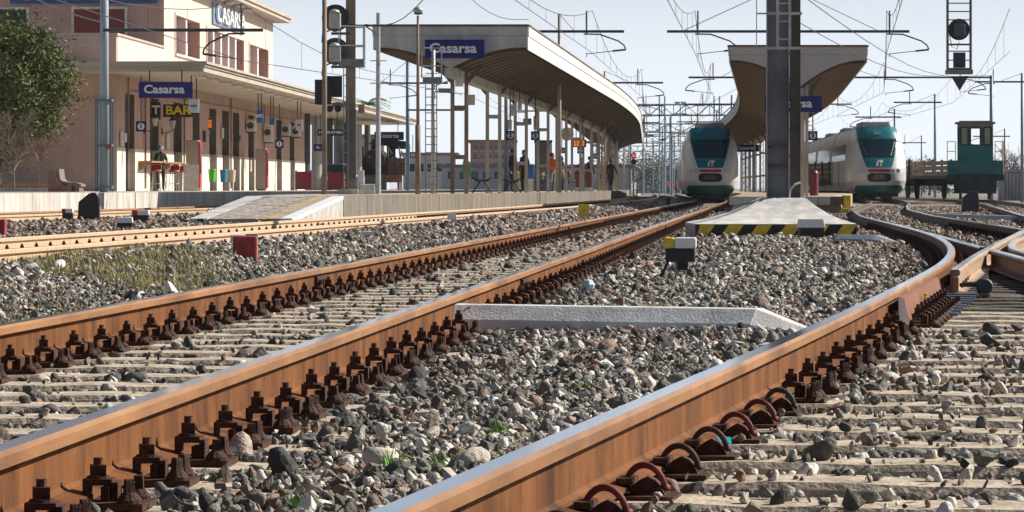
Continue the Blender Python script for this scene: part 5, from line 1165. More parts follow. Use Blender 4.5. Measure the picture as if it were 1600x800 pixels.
q = MB(); xx, zz = S_(572, 275); q.bb(xx, xx+1.3, -2, -1.8, 0, zz+.0); B(q, 'plinth_wall', DGREY)
# blue and white car
dC = 185.; cr = thing('parked_car', 'blue and white car parked behind the red planters', 'car', (PX(512, dC), dC, PZ1), 1.35)
B = lambda q, nm, m, par=cr, **k: q.build(nm, m, par, local=True, **k)
prof = [(-2.0, .35), (-2.05, .7), (-1.9, .92), (-1.1, 1.0), (.95, 1.0), (1.75, .85), (2.0, .68), (2.02, .35)]
cab = [(-1.75, .93), (-1.3, 1.42), (-.9, 1.5), (.05, 1.48), (.4, 1.36), (1.0, .97)]
CARB = mat('car_blue', (.03, .22, .45), .3, var=.05, scale=2)
q = MB(); q.prism([(y, z) for y, z in prof], -.83, .83, 'yz'); B(q, 'body', CARB, bevel=.08)
q = MB(); q.prism([(y, z) for y, z in cab], -.7, .7, 'yz'); B(q, 'windows', GLASS, bevel=.05)
q = MB(); q.prism([(-1.2, 1.44), (-.9, 1.52), (.1, 1.5), (.35, 1.4), (.1, 1.46), (-.9, 1.47)], -.72, .72, 'yz'); B(q, 'roof', CARB)
q = MB(); q.bb(-.845, .845, -1.5, 1.6, .6, .78); B(q, 'white_stripe', WHITE)
for s in (-1, 1):
    for yy in (-1.25, 1.25):
        q = MB(); q.lathe((s*.78-.09, yy, .32), [(.0, 0), (.32, 0), (.33, .09), (.32, .18), (0, .18)], 18, axis='x'); wl = B(q, 'wheel', UND)
        q = MB(); q.lathe((s*.78-.1, yy, .32), [(.0, -.002), (.2, -.002), (.2, .202), (0, .202)], 12, axis='x'); B(q, 'rim', LGREY, wl)
    q = MB(); q.bb(s*.6-.16, s*.6+.16, 1.95, 2.04, .62, .76); B(q, 'headlight', LAMP)
# ------------------------------------------------------------------ signs
def name_sign(label, px0, px1, py0, py1, d, txt='Casarsa', hang=None, posts=None, sx=1.0):
    w_ = PX(px1, d)-PX(px0, d); h_ = PZ(py0, d)-PZ(py1, d); xc = (PX(px0, d)+PX(px1, d))/2; zc = (PZ(py0, d)+PZ(py1, d))/2
    o = thing('station_sign', label, 'sign', (xc, d, zc-h_/2)); q = MB(); q.bb(xc-w_/2, xc+w_/2, d-.03, d+.03, zc-h_/2, zc+h_/2); bd = q.build('board', NAVY, o)
    l = lettering(txt, h_*.72, (xc-w_*.03, d-.034, zc+h_*.02), bd, WHITE, bold=.010*h_/.5, extrude=.003, sx=sx)
    if hang:
        for x in (xc-w_*.3, xc+w_*.3): q = MB(); q.cyl((x, d, zc+h_/2), (x, d, hang), .025, n=6); q.build('hanger', BLACK, o)
    return o
CW = mat('sign_white', (.75, .75, .74), .4, var=0)
name_sign('blue Casarsa sign hung under the corner of the building canopy', 217, 301, 128, 153, 112.6, hang=4.73, sx=1.12)
name_sign('large blue Casarsa sign on the end of the middle canopy', 664, 757, 62, 91, 84.7, sx=1.12)
name_sign('blue Casarsa sign half hidden behind the big dark mast', 1195, 1284, 150, 175, 98.6, sx=1.12)
name_sign('blue Casarsa sign hung at the far end of the building canopy', 585, 631, 206, 219, 200, hang=4.74, sx=1.12)
name_sign('small blue Casarsa sign under the right canopy beside the left train', 1146, 1186, 226, 237, 205, sx=1.12)
def num_sign(label, n, px, py, s, d, hang=None):
    x, z = PX(px, d), PZ(py, d); h_ = s/F*d/2; o = thing('track_number_sign', label, 'sign', (x, d, z-h_), group='track number signs')
    q = MB(); q.bb(x-h_, x+h_, d-.03, d+.03, z-h_, z+h_); bd = q.build('board', NAVY, o)
    q = MB(); q.lathe((x, d-.04, z), [(0, 0), (h_*.68, 0), (h_*.68, .008), (0, .009)], 22, axis='y'); q.build('disc', CW, bd)
    lettering(n, h_*1.25, (x, d-.044, z), bd, NAVY, bold=.012, extrude=.002)
    q = MB(); q.cyl((x, d, z+h_), (x, d, hang or z+h_+.5), .02, n=6); q.build('hanger', DGREY, o)
num_sign('blue track 1 sign beside the bar entrance', '1', 220.5, 197.5, 16, 118, 4.73); num_sign('blue track 1 sign farther along the building by the vending machine', '1', 436.5, 225, 13, 158, 4.73)
num_sign('blue track 2 sign on the middle platform', '2', 797.5, 211.5, 14.5, 110, 3.9); num_sign('blue track 3 sign beside the platform clock', '3', 836.5, 212, 14, 113, 3.9)
num_sign('small far blue track 2 sign behind the clock', '2', 878, 235, 9, 150, 3.9); num_sign('far blue track 3 sign under the orange display', '3', 907, 235, 10, 145, 3.9); num_sign('farther blue track 3 sign by the standing man', '3', 931.5, 244, 8.5, 165, 3.9); num_sign('farthest blue track 3 sign along the platform', '3', 953, 252, 7.5, 190, 3.9)
num_sign('blue track 5 sign right of the big mast', '5', 1270, 212, 14.5, 104, 4.0); num_sign('blue track 1 sign far behind the platform near the ladder', '1', 645, 242, 9, 170, 3.4); num_sign('blue track 1 sign between the first two columns', '1', 728, 253, 8, 190, 3.2)
def plate(label, name, cat, px0, px1, py0, py1, d, m, txt=None, tm=None, tsize=.6, hang=None, sx=1., group=None):
    x0, x1, z0, z1 = PX(px0, d), PX(px1, d), PZ(py1, d), PZ(py0, d); o = thing(name, label, cat, ((x0+x1)/2, d, z0), group=group)
    q = MB(); q.bb(x0, x1, d-.05, d+.05, z0, z1); b = q.build('panel', m, o, bevel=.008)
    if txt: lettering(txt, (z1-z0)*tsize, ((x0+x1)/2, d-.055, (z0+z1)/2), b, tm, bold=.01, extrude=.003, sx=sx)
    if hang:
        for t in (.25, .75): q = MB(); q.cyl((x0+(x1-x0)*t, d, z1), (x0+(x1-x0)*t, d, hang), .022, n=5); q.build('hanger', BLACK, o)
    return o
YL = mat('sign_yellow', (.72, .58, .02), .5, var=.05, scale=3)
plate('black sign with white letter T beside the bar sign', 'tobacco_sign', 'sign', 236.5, 251, 160, 187, 124, BLACK, 'T', CW, .8)
q = lettering('8', .14, (PX(244, 124), 123.94, PZ(182, 124)), bpy.data.objects['tobacco_sign'], CW)
plate('black BAR sign with yellow letters', 'bar_sign', 'sign', 255, 302, 163, 183, 124.4, BLACK, 'BAR', YL, .95, sx=1.15)
plate('small pale notice hanging right of the BAR sign', 'notice_board', 'sign', 295, 311, 155, 176, 118, mat('pale_notice', (.5, .58, .62), .4, var=.1, scale=4), 'uscita', SIGNBLUE, .2, hang=4.73)
plate('tall light-blue hanging notice under the building canopy', 'hanging_notice', 'sign', 401, 411, 171, 192, 140, SIGNBLUE, 'WC', CW, .35, hang=4.73); plate('smaller blue hanging notice right of the tall one', 'hanging_notice', 'sign', 421, 429, 184, 195, 145, SIGNBLUE, None, hang=4.73)
plate('pale hanging notice with small print near the canopy columns', 'hanging_notice', 'sign', 462, 473, 187, 204, 152, mat('pale_notice', (.5, .58, .62)), 'info', SIGNBLUE, .2, hang=4.73)
plate('dark blue waiting room sign with two text lines', 'waiting_room_sign', 'sign', 496, 537, 202, 212, 172, NAVY, 'SALA DI ATTESA', CW, .5, hang=4.73); plate('small blue sign with white arrow', 'arrow_sign', 'sign', 490, 504, 225, 236, 165, NAVY, '<-', CW, .7, hang=4.4)
OD = mat('orange_display', (.9, .22, .02), .4, var=0, emit=.8)
for lb, p0, p1, y0, y1, d, hg in (('small dark departure display with orange text on the bar wall', 325, 331.5, 185, 202, 126, None), ('dark departure display with orange text under the middle canopy', 895, 916, 218, 230, 143, 3.9)):
    ob = plate(lb, 'departure_display', 'display', p0, p1, y0, y1, d, BLACK, None, hang=hg); w_ = PX(p1, d)-PX(p0, d); h_ = PZ(y0, d)-PZ(y1, d)
    for k in range(4):
        q = MB(); z = PZ(y1, d)+h_*(.14+.2*k); x = PX(p0, d)+w_*.08
        for j in range(4): q.bb(x+w_*.21*j, x+w_*.21*j+w_*random.uniform(.1, .18), d-.06, d-.052, z, z+h_*.12)
        q.build('text_line', OD, ob)
# clock
dK = 138.; ck = thing('platform_clock', 'round white double-faced platform clock', 'clock', (PX(886, dK), dK, PZ(221, dK))); c = P(886, 209.5, dK)
q = MB(); q.lathe((c.x, dK-.1, c.z), [(0, 0), (.28, 0), (.29, .02), (.29, .2), (0, .2)], 28, axis='y'); q.build('case', OFFW, ck)
q = MB(); q.bb(c.x-.012, c.x+.012, dK-.115, dK-.105, c.z, c.z+.2); q.add([(c.x-.01, dK-.11, c.z+.01), (c.x+.13, dK-.11, c.z-.10), (c.x+.14, dK-.11, c.z-.08), (c.x+.01, dK-.11, c.z+.02)], [(0, 1, 2, 3)]); q.build('hands', BLACK, ck)
q = MB(); q.bb(c.x-.03, c.x+.03, dK-.02, dK+.02, c.z+.29, 3.85); q.build('hanger', DGREY, ck)

# ------------------------------------------------------------------ bar furniture and wall equipment along the facade
def FX(x, y, z=0): v = Vector((x, y, z)); v.rotate(Euler((0, 0, BRZ))); return v+B0
def fbox(name, m, label, cat, x, y, z, sx, sy, sz, bevel=.02, group=None):
    o = thing(name, label, cat, FX(x, y, z), BRZ, group=group); return o
def LB(o): return lambda q, nm, m, par=None, **k: q.build(nm, m, par or o, local=True, **k)
o = thing('bar_counter', 'long timber wall counter beside the bar', 'counter', FX(.3, 9, 0), BRZ); B = LB(o)
q = MB(); q.bb(-.25, .25, -4.4, 4.6, 1.08, 1.14); B(q, 'shelf', TIMBER)
for y in (-4.2, -1.4, 1.4, 4.3): q = MB(); q.prism([(-.25, 1.08), (.22, 1.08), (-.25, .75)], y-.03, y+.03); B(q, 'bracket', TIMBER)
q = MB(); q.lathe((.05, -1.1, 1.14), [(.035, 0), (.035, .16), (.012, .22), (.012, .28)], 8); q.build('bottle', mat('green_bottle', (.02, .16, .04), .2, var=0), None, label='small green bottle standing on the bar counter', cat='bottle').location = FX(.35, 7.5, 1.14)
for i, (px, d, tip) in enumerate(((244, 122.5, .2), (272, 125.5, -.3), (287, 127.5, .6))):
    x = PX(px, d); o = thing('bar_stool', ['red bar stool in front of the standing person', 'red bar stool right of the standing person', 'rightmost red bar stool by the vending machine'][i], 'stool', (x, d, PZ1), tip, group='bar stools'); B = LB(o)
    q = MB(); q.lathe((0, 0, .74), [(0, 0), (.2, 0), (.22, .03), (.2, .07), (0, .08)], 14); B(q, 'seat', RED)
    q = MB(); pts = [(.21*math.cos(a), .21*math.sin(a), 1.02) for a in np.linspace(-.3, math.pi+.3, 9)]; q.tube(pts, .02, 6)
    for a in (.3, math.pi-.3): q.cyl((.2*math.cos(a), .2*math.sin(a), .78), (.21*math.cos(a), .21*math.sin(a), 1.02), .015, n=6)
    B(q, 'back_rail', LGREY)
    q = MB(); vs = []
    for a in np.linspace(.2, math.pi-.2, 7): vs += [(.205*math.cos(a), .205*math.sin(a), .82), (.205*math.cos(a), .205*math.sin(a), .99)]
    q.add(vs, [(2*k, 2*k+2, 2*k+3, 2*k+1) for k in range(6)]); B(q, 'back_pad', RED)
    for a in (.78, 2.36, 3.93, 5.5): q = MB(); q.cyl((.15*math.cos(a), .15*math.sin(a), .74), (.23*math.cos(a), .23*math.sin(a), 0), .014, n=6); B(q, 'leg', LGREY)
    q = MB(); q.tube([(.2*math.cos(a), .2*math.sin(a), .28) for a in np.linspace(0, 2*math.pi, 13)], .011, 5); B(q, 'foot_ring', LGREY)
def vending(label, px0, px1, d, ztop):
    x0, x1 = PX(px0, d), PX(px1, d); o = thing('vending_machine', label, 'vending machine', ((x0+x1)/2, d, PZ1), group='vending machines')
    q = MB(); q.bb(x0, x1, d, d+.9, PZ1+.05, PZ(ztop, d)); q.build('cabinet', mat('vending_beige', (.36, .31, .26), .5, var=.1, scale=2), o, bevel=.02)
    q = MB(); q.bb(x1+.002, x1+.07, d+.02, d+.88, PZ1+.12, PZ(ztop, d)-.05); fr = q.build('front_door', RED, o)
    q = MB(); q.bb(x1+.07, x1+.08, d+.1, d+.6, PZ1+.7, PZ(ztop, d)-.2); q.build('display_window', GLASS, fr)
    q = MB(); q.bb(x0+.05, x1-.05, d+.05, d+.85, PZ1, PZ1+.05); q.build('feet', DGREY, o)
vending('tall beige vending machine with red front near the bar', 290.5, 309.5, 130, 219); vending('second beige vending machine with red front before the dark door', 399, 415, 150, 232)
for i, (px, c, l) in enumerate(((331.5, (.10, .50, .02), 'green'), (349.5, (.02, .22, .42), 'blue'), (362.5, (.60, .58, .42), 'cream'))):
    d = 137+i*4; x = PX(px, d); o = thing('waste_bin', l+' round waste bin on the wall beside the bar', 'bin', (x, d, PZ1), group='coloured waste bins'); B = LB(o); m = mat('bin_'+l, c, .5, var=.1, scale=4)
    q = MB(); q.lathe((0, 0, .38), [(.0, 0), (.13, 0), (.165, .5), (.15, .51), (0, .51)], 16); B(q, 'bucket', m, smooth=False)
    q = MB(); q.lathe((0, 0, .87), [(.17, 0), (.175, .03), (.165, .05)], 16); B(q, 'rim', m)
    q = MB(); q.bb(-.03, .03, .14, .18, 0, .95); B(q, 'post', GREY)
for i, (px, py0, py1, w_) in enumerate(((385, 187, 206, 10), (412, 192, 222, 13), (440, 193, 212, 14), (456, 197, 214, 9))):
    y = Yof(px); d = 116+y; z0, z1 = PZ(py1, d)-PZ1, PZ(py0, d)-PZ1; o = thing('air_conditioner', ['first', 'large second', 'third', 'last'][i]+' cream air conditioner box mounted on the station wall', 'air conditioner', FX(.03, y, z0), BRZ, group='wall air conditioners'); B = LB(o)
    q = MB(); q.bb(0.02, .42, -.45, .45, 0, z1-z0); cs = B(q, 'case', OFFW, bevel=.02)
    q = MB(); q.lathe((.22, -.47, (z1-z0)/2), [(0, 0), (.16, 0), (.16, .018)], 14, axis='y'); B(q, 'fan_grille', DGREY, cs)
    q = MB(); q.bb(0, .4, -.4, -.36, -.06, -.002); q.bb(0, .4, .36, .4, -.06, -.002); B(q, 'bracket', DGREY)
for i, px in enumerate((230, 258)):
    y = Yof(px-6); o = thing('wall_lantern', ['left', 'right'][i]+' black wall lantern beside the bar door', 'lantern', FX(.03, y, 2.5), BRZ, group='wall lanterns'); B = LB(o)
    q = MB(); q.tube([(0, 0, -.2), (.25, 0, -.22), (.42, 0, -.05)], .018, 5); q.bb(0, .03, -.06, .06, -.3, 0); B(q, 'arm', BLACK)
    q = MB(); q.lathe((.42, 0, -.03), [(.07, 0), (.14, .3), (.14, .31)], 6); B(q, 'glass', mat('lantern_glass', (.5, .48, .42), .3, var=.1, scale=5))
    q = MB(); q.lathe((.42, 0, .28), [(.16, 0), (.06, .12), (.02, .18)], 6); B(q, 'cap', BLACK)
for i, (px, py0, py1, m) in enumerate(((188, 205, 228, OFFW), (193, 208, 222, OFFW), (260, 208, 232, OFFW), (374, 212, 220, GREY), (378, 250, 262, OFFW), (390, 250, 268, mat('beige_box', (.45, .36, .28), .6)), (318, 204, 222, NAVY), (346, 200, 216, OFFW))):
    y = Yof(px); d = 116+y; q = MB(); q.bb(.035, .09, -.25, .25, 0, PZ(py0, d)-PZ(py1, d)); ob = q.build('wall_notice', m, label=['white notice left on the corner pillar', 'narrow notice right on the corner pillar', 'white notice right of the bar lanterns', 'small grey box above the bins', 'pale meter box beside the dark door', 'beige letter box beside the dark door', 'dark blue notice beside the vending machine', 'white notice above the blue bin'][i], cat='notice'); ob.location = FX(.06, y, PZ(py1, d)-PZ1); ob.rotation_euler = (0, 0, BRZ)
ab = thing('a_board', 'white advertising board leaning by the vending machine', 'sign', (PX(298, 127), 127, PZ1)); B = LB(ab)
q = MB(); q.add([(-.3, 0, 0), (.3, 0, 0), (.3, .2, 1.05), (-.3, .2, 1.05), (-.3, .03, 0), (.3, .03, 0), (.3, .23, 1.05), (-.3, .23, 1.05)], [(0, 1, 2, 3), (7, 6, 5, 4), (0, 4, 5, 1), (1, 5, 6, 2), (2, 6, 7, 3), (3, 7, 4, 0)]); B(q, 'panel', OFFW)
for s, px in ((0, 474), (1, 525)):
    d = 160+s*8; x0, x1 = PX(px-13, d), PX(px+13, d); o = thing('planter_barrier', ['dark red slatted barrier left of the parked car', 'dark red slatted barrier right of the parked car'][s], 'planter', ((x0+x1)/2, d, PZ1), group='dark red barriers'); B = LB(o); hw = (x1-x0)/2
    for k in range(6): q = MB(); q.bb(-hw, hw, -.03, .03, .12+k*.14, .12+k*.14+.12); B(q, 'slat', MAROON)
    for xx in (-hw+.05, hw-.05): q = MB(); q.bb(xx-.04, xx+.04, .03, .1, 0, 1.0); B(q, 'post', MAROON)
    q = MB(); q.bb(-hw, hw, .031, .5, .05, .9); B(q, 'box', MAROON)
# stone bench and flower bed at left
dB = 95.; bn = thing('stone_bench', 'weathered concrete bench with curved seat left of the mast', 'bench', (PX(100, dB), dB, PZ1)); B = LB(bn); BST = mat('mossy_stone', (.19, .165, .13), .95, var=.35, scale=6, bump=.4); BRD = mat('brown_bench_stone', (.22, .12, .10), .9, var=.3, scale=5, bump=.3)
sp_ = [(-.28, .68), (-.24, .35), (-.12, .25), (.1, .22), (.35, .2), (.5, .16), (.5, .22), (.36, .27), (.1, .29), (-.05, .32), (-.12, .40), (-.15, .68)]
q = MB(); q.prism(sp_, -.0, 1.1); B(q, 'seat', BST)
for y in (-.07, 1.1): q = MB(); q.prism([(-.46, 0), (-.46, .62), (-.29, .66), (-.2, .3), (-.02, .2), (.22, .17), (.22, 0)], y, y+.07); B(q, 'side', BRD)
q = MB(); q.bb(.28, .44, .1, 1.0, 0, .18); B(q, 'foot', BRD)
dF = 99.; fb = thing('flower_bed', 'low brick edged flower bed with grass under the tree', 'flower bed', (PX(30, dF), dF, PZ1)); B = LB(fb)
xL = PX(-60, dF)-PX(30, dF); xR = PX(79, dF)-PX(30, dF); q = MB(); q.bb(xL, xR, 0, 4, 0, .12); B(q, 'kerb', CONC)
nb = 26
for k in range(nb): q = MB(); a = xL+(xR-xL)*k/nb; q.bb(a+.008, a+(xR-xL)/nb-.008, -.02, .14, .125, .24); B(q, 'brick', mat('edge_brick', (.36, .20, .13), .9, var=.25, scale=6))
q = MB()
for _ in range(1500):
    x = random.uniform(xL, xR); y = random.uniform(.15, 1.5); h = random.uniform(.06, .16); q.add([(x-.012, y, .13), (x+.012, y, .13), (x+random.uniform(-.04, .04), y, .15+h)], [(0, 1, 2)])
tag(B(q, 'grass', LEAFD), kind='stuff')

# ------------------------------------------------------------------ people
SKIN = mat('skin', (.48, .27, .19), .6, var=.05, scale=5); HAIRD = mat('dark_hair', (.02, .014, .01), .6, var=.2, scale=20)
def person(label, loc, rz, h, top, legs, shoes, pose='stand', hair=HAIRD, group='people waiting', coat=False, bulk=1., hat=None, female=False):
    k = h/1.75; V = {}; E = []
    def j(n, x, y, z, r, lab): V[n] = (Vector((x, y, z))*k, r*k*(bulk if lab == 'T' else 1), lab)
    sit = pose == 'sit'; dz = -.42 if sit else 0
    j('pel', 0, 0, .95+dz, .145, 'L' if not coat else 'T'); j('waist', 0, 0, 1.12+dz, .135, 'T'); j('chest', 0, .0, 1.32+dz, .165, 'T'); j('neckb', 0, -.01, 1.47+dz, .085, 'T'); j('neck', 0, -.015, 1.53+dz, .055, 'S'); j('chin', 0, -.03, 1.60+dz, .075, 'S'); j('head', 0, -.015, 1.67+dz, .095, 'S'); j('crown', 0, 0, 1.72+dz, .07, 'S')
    E += [('pel', 'waist'), ('waist', 'chest'), ('chest', 'neckb'), ('neckb', 'neck'), ('neck', 'chin'), ('chin', 'head'), ('head', 'crown')]
    j('nose', 0, -.115, 1.645+dz, .018, 'S'); E.append(('chin', 'nose'))
    for s, n in ((-1, 'l'), (1, 'r')):
        j('sh'+n, s*.17, 0, 1.42+dz, .075, 'T'); E.append(('chest', 'sh'+n))
        if pose == 'phone' or (pose == 'lean' and s > 0) or sit: el = (s*.24, -.05, 1.15+dz); wr = (s*.12, -.28, 1.16+dz)
        elif pose == 'walk': el = (s*.24, s*.12, 1.16); wr = (s*.25, s*.15-.1, .92)
        else: el = (s*.25, .03, 1.15+dz); wr = (s*.25, -.04, .90+dz)
        j('el'+n, *el, .052, 'T'); j('wr'+n, *wr, .036, 'T'); hd = Vector(wr)-Vector(el); hd.normalize(); pm = Vector(wr)+hd*.06; j('pm'+n, *pm, .036, 'S'); E += [('sh'+n, 'el'+n), ('el'+n, 'wr'+n), ('wr'+n, 'pm'+n)]
        sd = hd.cross(Vector((0, 0, 1) if abs(hd.z) < .8 else (0, 1, 0))).normalized()
        for i, (o_, L) in enumerate(((-.028, .075), (-.009, .085), (.010, .08), (.028, .065))):
            f1 = pm+sd*o_+hd*.045; f2 = f1+hd*L*.55+Vector((0, -.012, 0)); j('f%s%d' % (n, i), *f1, .0105, 'S'); j('g%s%d' % (n, i), *f2, .009, 'S'); E += [('pm'+n, 'f%s%d' % (n, i)), ('f%s%d' % (n, i), 'g%s%d' % (n, i))]
        t1 = Vector(wr)+hd*.03+sd*-.05*1; j('t'+n, *t1, .012, 'S'); E.append(('pm'+n, 't'+n))
        st_ = .10; yk, yf = 0, .0
        if pose == 'walk': yk, yf = s*-.16, s*-.26
        if sit:
            j('hip'+n, s*.1, -.04, .9+dz, .105, 'L'); j('kn'+n, s*.13, -.42, .95+dz, .072, 'L'); j('an'+n, s*.13, -.40, .09, .048, 'L'); j('to'+n, s*.13, -.58, .05, .045, 'H')
        else:
            j('hip'+n, s*st_, 0, .86, .105, 'T' if coat else 'L'); j('kn'+n, s*(st_+.01), yk*.7-.02, .49, .072, 'L'); j('an'+n, s*(st_+.01), yf+.02, .09, .048, 'L'); j('to'+n, s*(st_+.03), yf-.14, .045, .043, 'H')
        E += [('pel', 'hip'+n), ('hip'+n, 'kn'+n), ('kn'+n, 'an'+n), ('an'+n, 'to'+n)]
    names = list(V); me = bpy.data.meshes.new('p'); me.from_pydata([V[n][0] for n in names], [(names.index(a), names.index(b)) for a, b in E], [])
    ob = bpy.data.objects.new('p', me); COL.objects.link(ob); md = ob.modifiers.new('s', 'SKIN'); md.use_smooth_shade = True
    for i, n in enumerate(names): sv = me.skin_vertices[0].data[i]; sv.radius = (V[n][1], V[n][1]*(.78 if n in ('pel', 'waist', 'chest') else 1)); sv.use_root = (n == 'pel')
    m2 = ob.modifiers.new('u', 'SUBSURF'); m2.levels = 1; m2.render_levels = 1
    bpy.context.view_layer.update(); dg = bpy.context.evaluated_depsgraph_get(); m3 = bpy.data.meshes.new_from_object(ob.evaluated_get(dg)); bpy.data.objects.remove(ob)
    m3.materials.clear()
    for m in (SKIN, top, legs, shoes): m3.materials.append(m)
    segs = [(np.array(V[a][0]), np.array(V[b][0]), V[b][2], V[a][2], (V[a][1]+V[b][1])/2) for a, b in E]
    ix = {'S': 0, 'T': 1, 'L': 2, 'H': 3}
    for p in m3.polygons:
        c = np.array(p.center); best = None
        for a, b, lb, la, r in segs:
            t = np.clip(np.dot(c-a, b-a)/max(1e-9, np.dot(b-a, b-a)), 0, 1); dd_ = np.linalg.norm(c-(a+(b-a)*t))-r*.8
            if best is None or dd_ < best[0]: best = (dd_, lb if t > .5 else la)
        p.material_index = ix[best[1]]; p.use_smooth = True
    zmin = min(v.co.z for v in m3.vertices); m3.transform(Matrix.Translation((0, 0, -zmin)))
    o = bpy.data.objects.new('person', m3); COL.objects.link(o); o.location = loc; o.rotation_euler = (0, 0, rz); tag(o, label, 'person', group)
    q = MB(); hz = (1.665+dz)*k-zmin; q.lathe((0, .015*k, hz), [(.102*k, -.06*k), (.112*k, .0), (.105*k, .06*k), (.06*k, .105*k), (0, .115*k)], 12)
    if female:
        q.lathe((0, .06*k, hz-.2*k), [(.05*k, 0), (.1*k, .1*k), (.1*k, .2*k)], 10)
    q.v = [(x, max(y, -.07*k) if z < hz+.03*k else y, z) for x, y, z in q.v]
    q.build('hair' if not hat else 'cap', hat or hair, o, local=True, smooth=True)
    if coat:
        q = MB(); q.lathe((0, 0, .62*k), [(.22*k, 0), (.20*k, .3*k), (.175*k, .5*k)], 14); q.v = [(x, y*.8, z) for x, y, z in q.v]; q.build('coat_skirt', top, o, local=True, smooth=True)
    return o
def cm(n, c): return mat('cloth_'+n, c, .9, var=.15, scale=12)
BLKC, NAVC, GRYC, ORC, JEAN, BEIG, PINKC, HIVIS = cm('black', (.015, .015, .018)), cm('navy', (.02, .03, .07)), cm('grey', (.16, .15, .14)), cm('orange', (.78, .12, .01)), cm('denim', (.05, .09, .18)), cm('taupe', (.22, .17, .14)), cm('pink', (.4, .05, .12)), cm('hivis', (.85, .1, .02))
BLKS = cm('shoe', (.02, .018, .016)); WHS = cm('white_shoe', (.6, .58, .55))
dP = 123.6; person('person in dark tracksuit and blue cap standing at the bar counter', (PX(251, dP), dP, PZ1), .5, 1.76, BLKC, BLKC, WHS, 'lean', group='person at the bar', hat=cm('cap', (.08, .2, .42)))
pp = [('person in bright orange jacket and grey trousers on the middle platform', 862.5, 150, .9, 1.80, ORC, GRYC, WHS, 'phone', {'bulk': 1.3}), ('person in long taupe coat looking at a phone', 876, 152, -.6, 1.68, BEIG, BLKC, BLKS, 'phone', {'coat': True, 'female': True}),
 ('person sitting in grey jacket and jeans left of the orange jacket', 846, 146, 1.2, 1.72, GRYC, JEAN, BLKS, 'sit', {}), ('person sitting in dark jacket beside the maroon barrier', 886, 156, -.9, 1.7, MAROON, BLKC, BLKS, 'sit', {}),
 ('person in black jacket with long hair left of the tall man', 910, 160, .2, 1.66, BLKC, BLKC, BLKS, 'stand', {'female': True}), ('tall person in black jacket and jeans behind the maroon barrier', 922, 162, .7, 1.76, BLKC, JEAN, BLKS, 'stand', {}),
 ('person in pink top and jeans standing close behind a dark coat', 949, 178, .3, 1.64, PINKC, JEAN, BLKS, 'stand', {'female': True}), ('person in black coat walking far along the platform', 955, 176, 2.6, 1.74, BLKC, BLKC, BLKS, 'walk', {}),
 ('person in dark jacket half hidden behind the second column', 802, 128, 1.0, 1.72, BLKC, BLKC, BLKS, 'stand', {}), ('person in black behind the yellow bin', 819, 131, -.8, 1.72, NAVC, BLKC, BLKS, 'stand', {})]
for l, px, d, rz, h, t, lg, s, po, kw in pp: person(l, (PX(px, d), d, PZ2+.002), rz, h, t, lg, s, po, **kw)
for i, px in enumerate((1043, 1057)): person(['left', 'right'][i]+' far track worker in orange vest', (PX(px, 400), 400, -.41), .3*i, 1.78, HIVIS, NAVC, BLKS, 'stand', group='track workers in the distance', hat=YELLOW)
# benches/stands of the platform
for i, px in enumerate((846, 887)):
    d = (146.25, 156.3)[i]; x = PX(px, d); o = thing('waiting_bench', ['seat under the sitting person by the orange jacket', 'seat under the sitting person by the barrier'][i], 'bench', (x, d, PZ2)); B = LB(o)
    q = MB(); q.bb(-.6, .6, -.2, .2, .40, .44); B(q, 'seat_slab', DGREY)
    for s in (-.5, .5): q = MB(); q.bb(s-.03, s+.03, -.18, .18, 0, .40); B(q, 'leg', DGREY)
for i, px in enumerate((753, 800)):
    d = (92, 103)[i]; x = PX(px, d); o = thing('trestle', ['left', 'right'][i]+' dark steel trestle standing on the middle platform', 'trestle', (x, d, PZ2), group='steel trestles'); B = LB(o)
    q = MB(); q.bb(-.2, .2, -.25, .25, .34, .40); B(q, 'top', BLACK)
    for s in (-1, 1):
        for y in (-.2, .2): q = MB(); q.cyl((s*.05, y, .36), (s*.28, y, 0), .022, n=6); B(q, 'leg', BLACK)
        q = MB(); q.cyl((s*.1, 0, .37), (s*.27, .1, .44), .03, n=6); B(q, 'grip', BLACK)
for i, (px, c) in enumerate(((813, YELLOW), (829, SIGNBLUE), (729, mat('bright_green', (.08, .4, .03), .5)))):
    d = (133, 133, 120)[i]; x = PX(px, d); o = thing('waste_bin', ['yellow lidded bin between the columns', 'light blue bin between the columns', 'green bin behind the first column'][i], 'bin', (x, d, PZ2), group='platform bins'); B = LB(o)
    q = MB(); q.bb(-.14, .14, -.12, .12, .55, 1.15); B(q, 'bucket', c, bevel=.03); q = MB(); q.bb(-.1, .1, -.08, .08, 0, .55); B(q, 'stand', OFFW)
for i, px in enumerate((904, 920)):
    d = 152.; x0, x1 = PX(px-4.5, d), PX(px+4.5, d); o = thing('maroon_barrier', ['left', 'right'][i]+' maroon slatted barrier on the middle platform', 'barrier', ((x0+x1)/2, d, PZ2), group='maroon barriers'); B = LB(o); hw = (x1-x0)/2
    for k in range(7): q = MB(); q.bb(-hw, hw, -.03, .03, .2+k*.095, .2+k*.095+.085); B(q, 'slat', MAROON)
    q = MB(); q.bb(-hw-.05, hw+.05, -.15, .15, 0, .18); B(q, 'foot', CONCW)
kd = 160; q = MB(); q.bb(PX(836, kd), PX(862, kd), kd, kd+2.2, PZ2, PZ(223, kd)); kk = thing('platform_kiosk', 'grey glazed shelter box among the columns of the middle platform', 'shelter', (PX(849, kd), kd, PZ2)); q.build('walls', mat('kiosk_grey', (.12, .13, .13), .4, var=.2, scale=2), kk); q = MB(); q.bb(PX(835, kd), PX(863, kd), kd-.1, kd+2.3, PZ(222.5, kd), PZ(219, kd)); q.build('roof', DGREY, kk); q = MB(); q.bb(PX(858, kd)-.05, PX(862, kd)+.02, kd-.03, kd-.01, PZ2+.2, PZ(226, kd)); q.build('door', OFFW, kk)
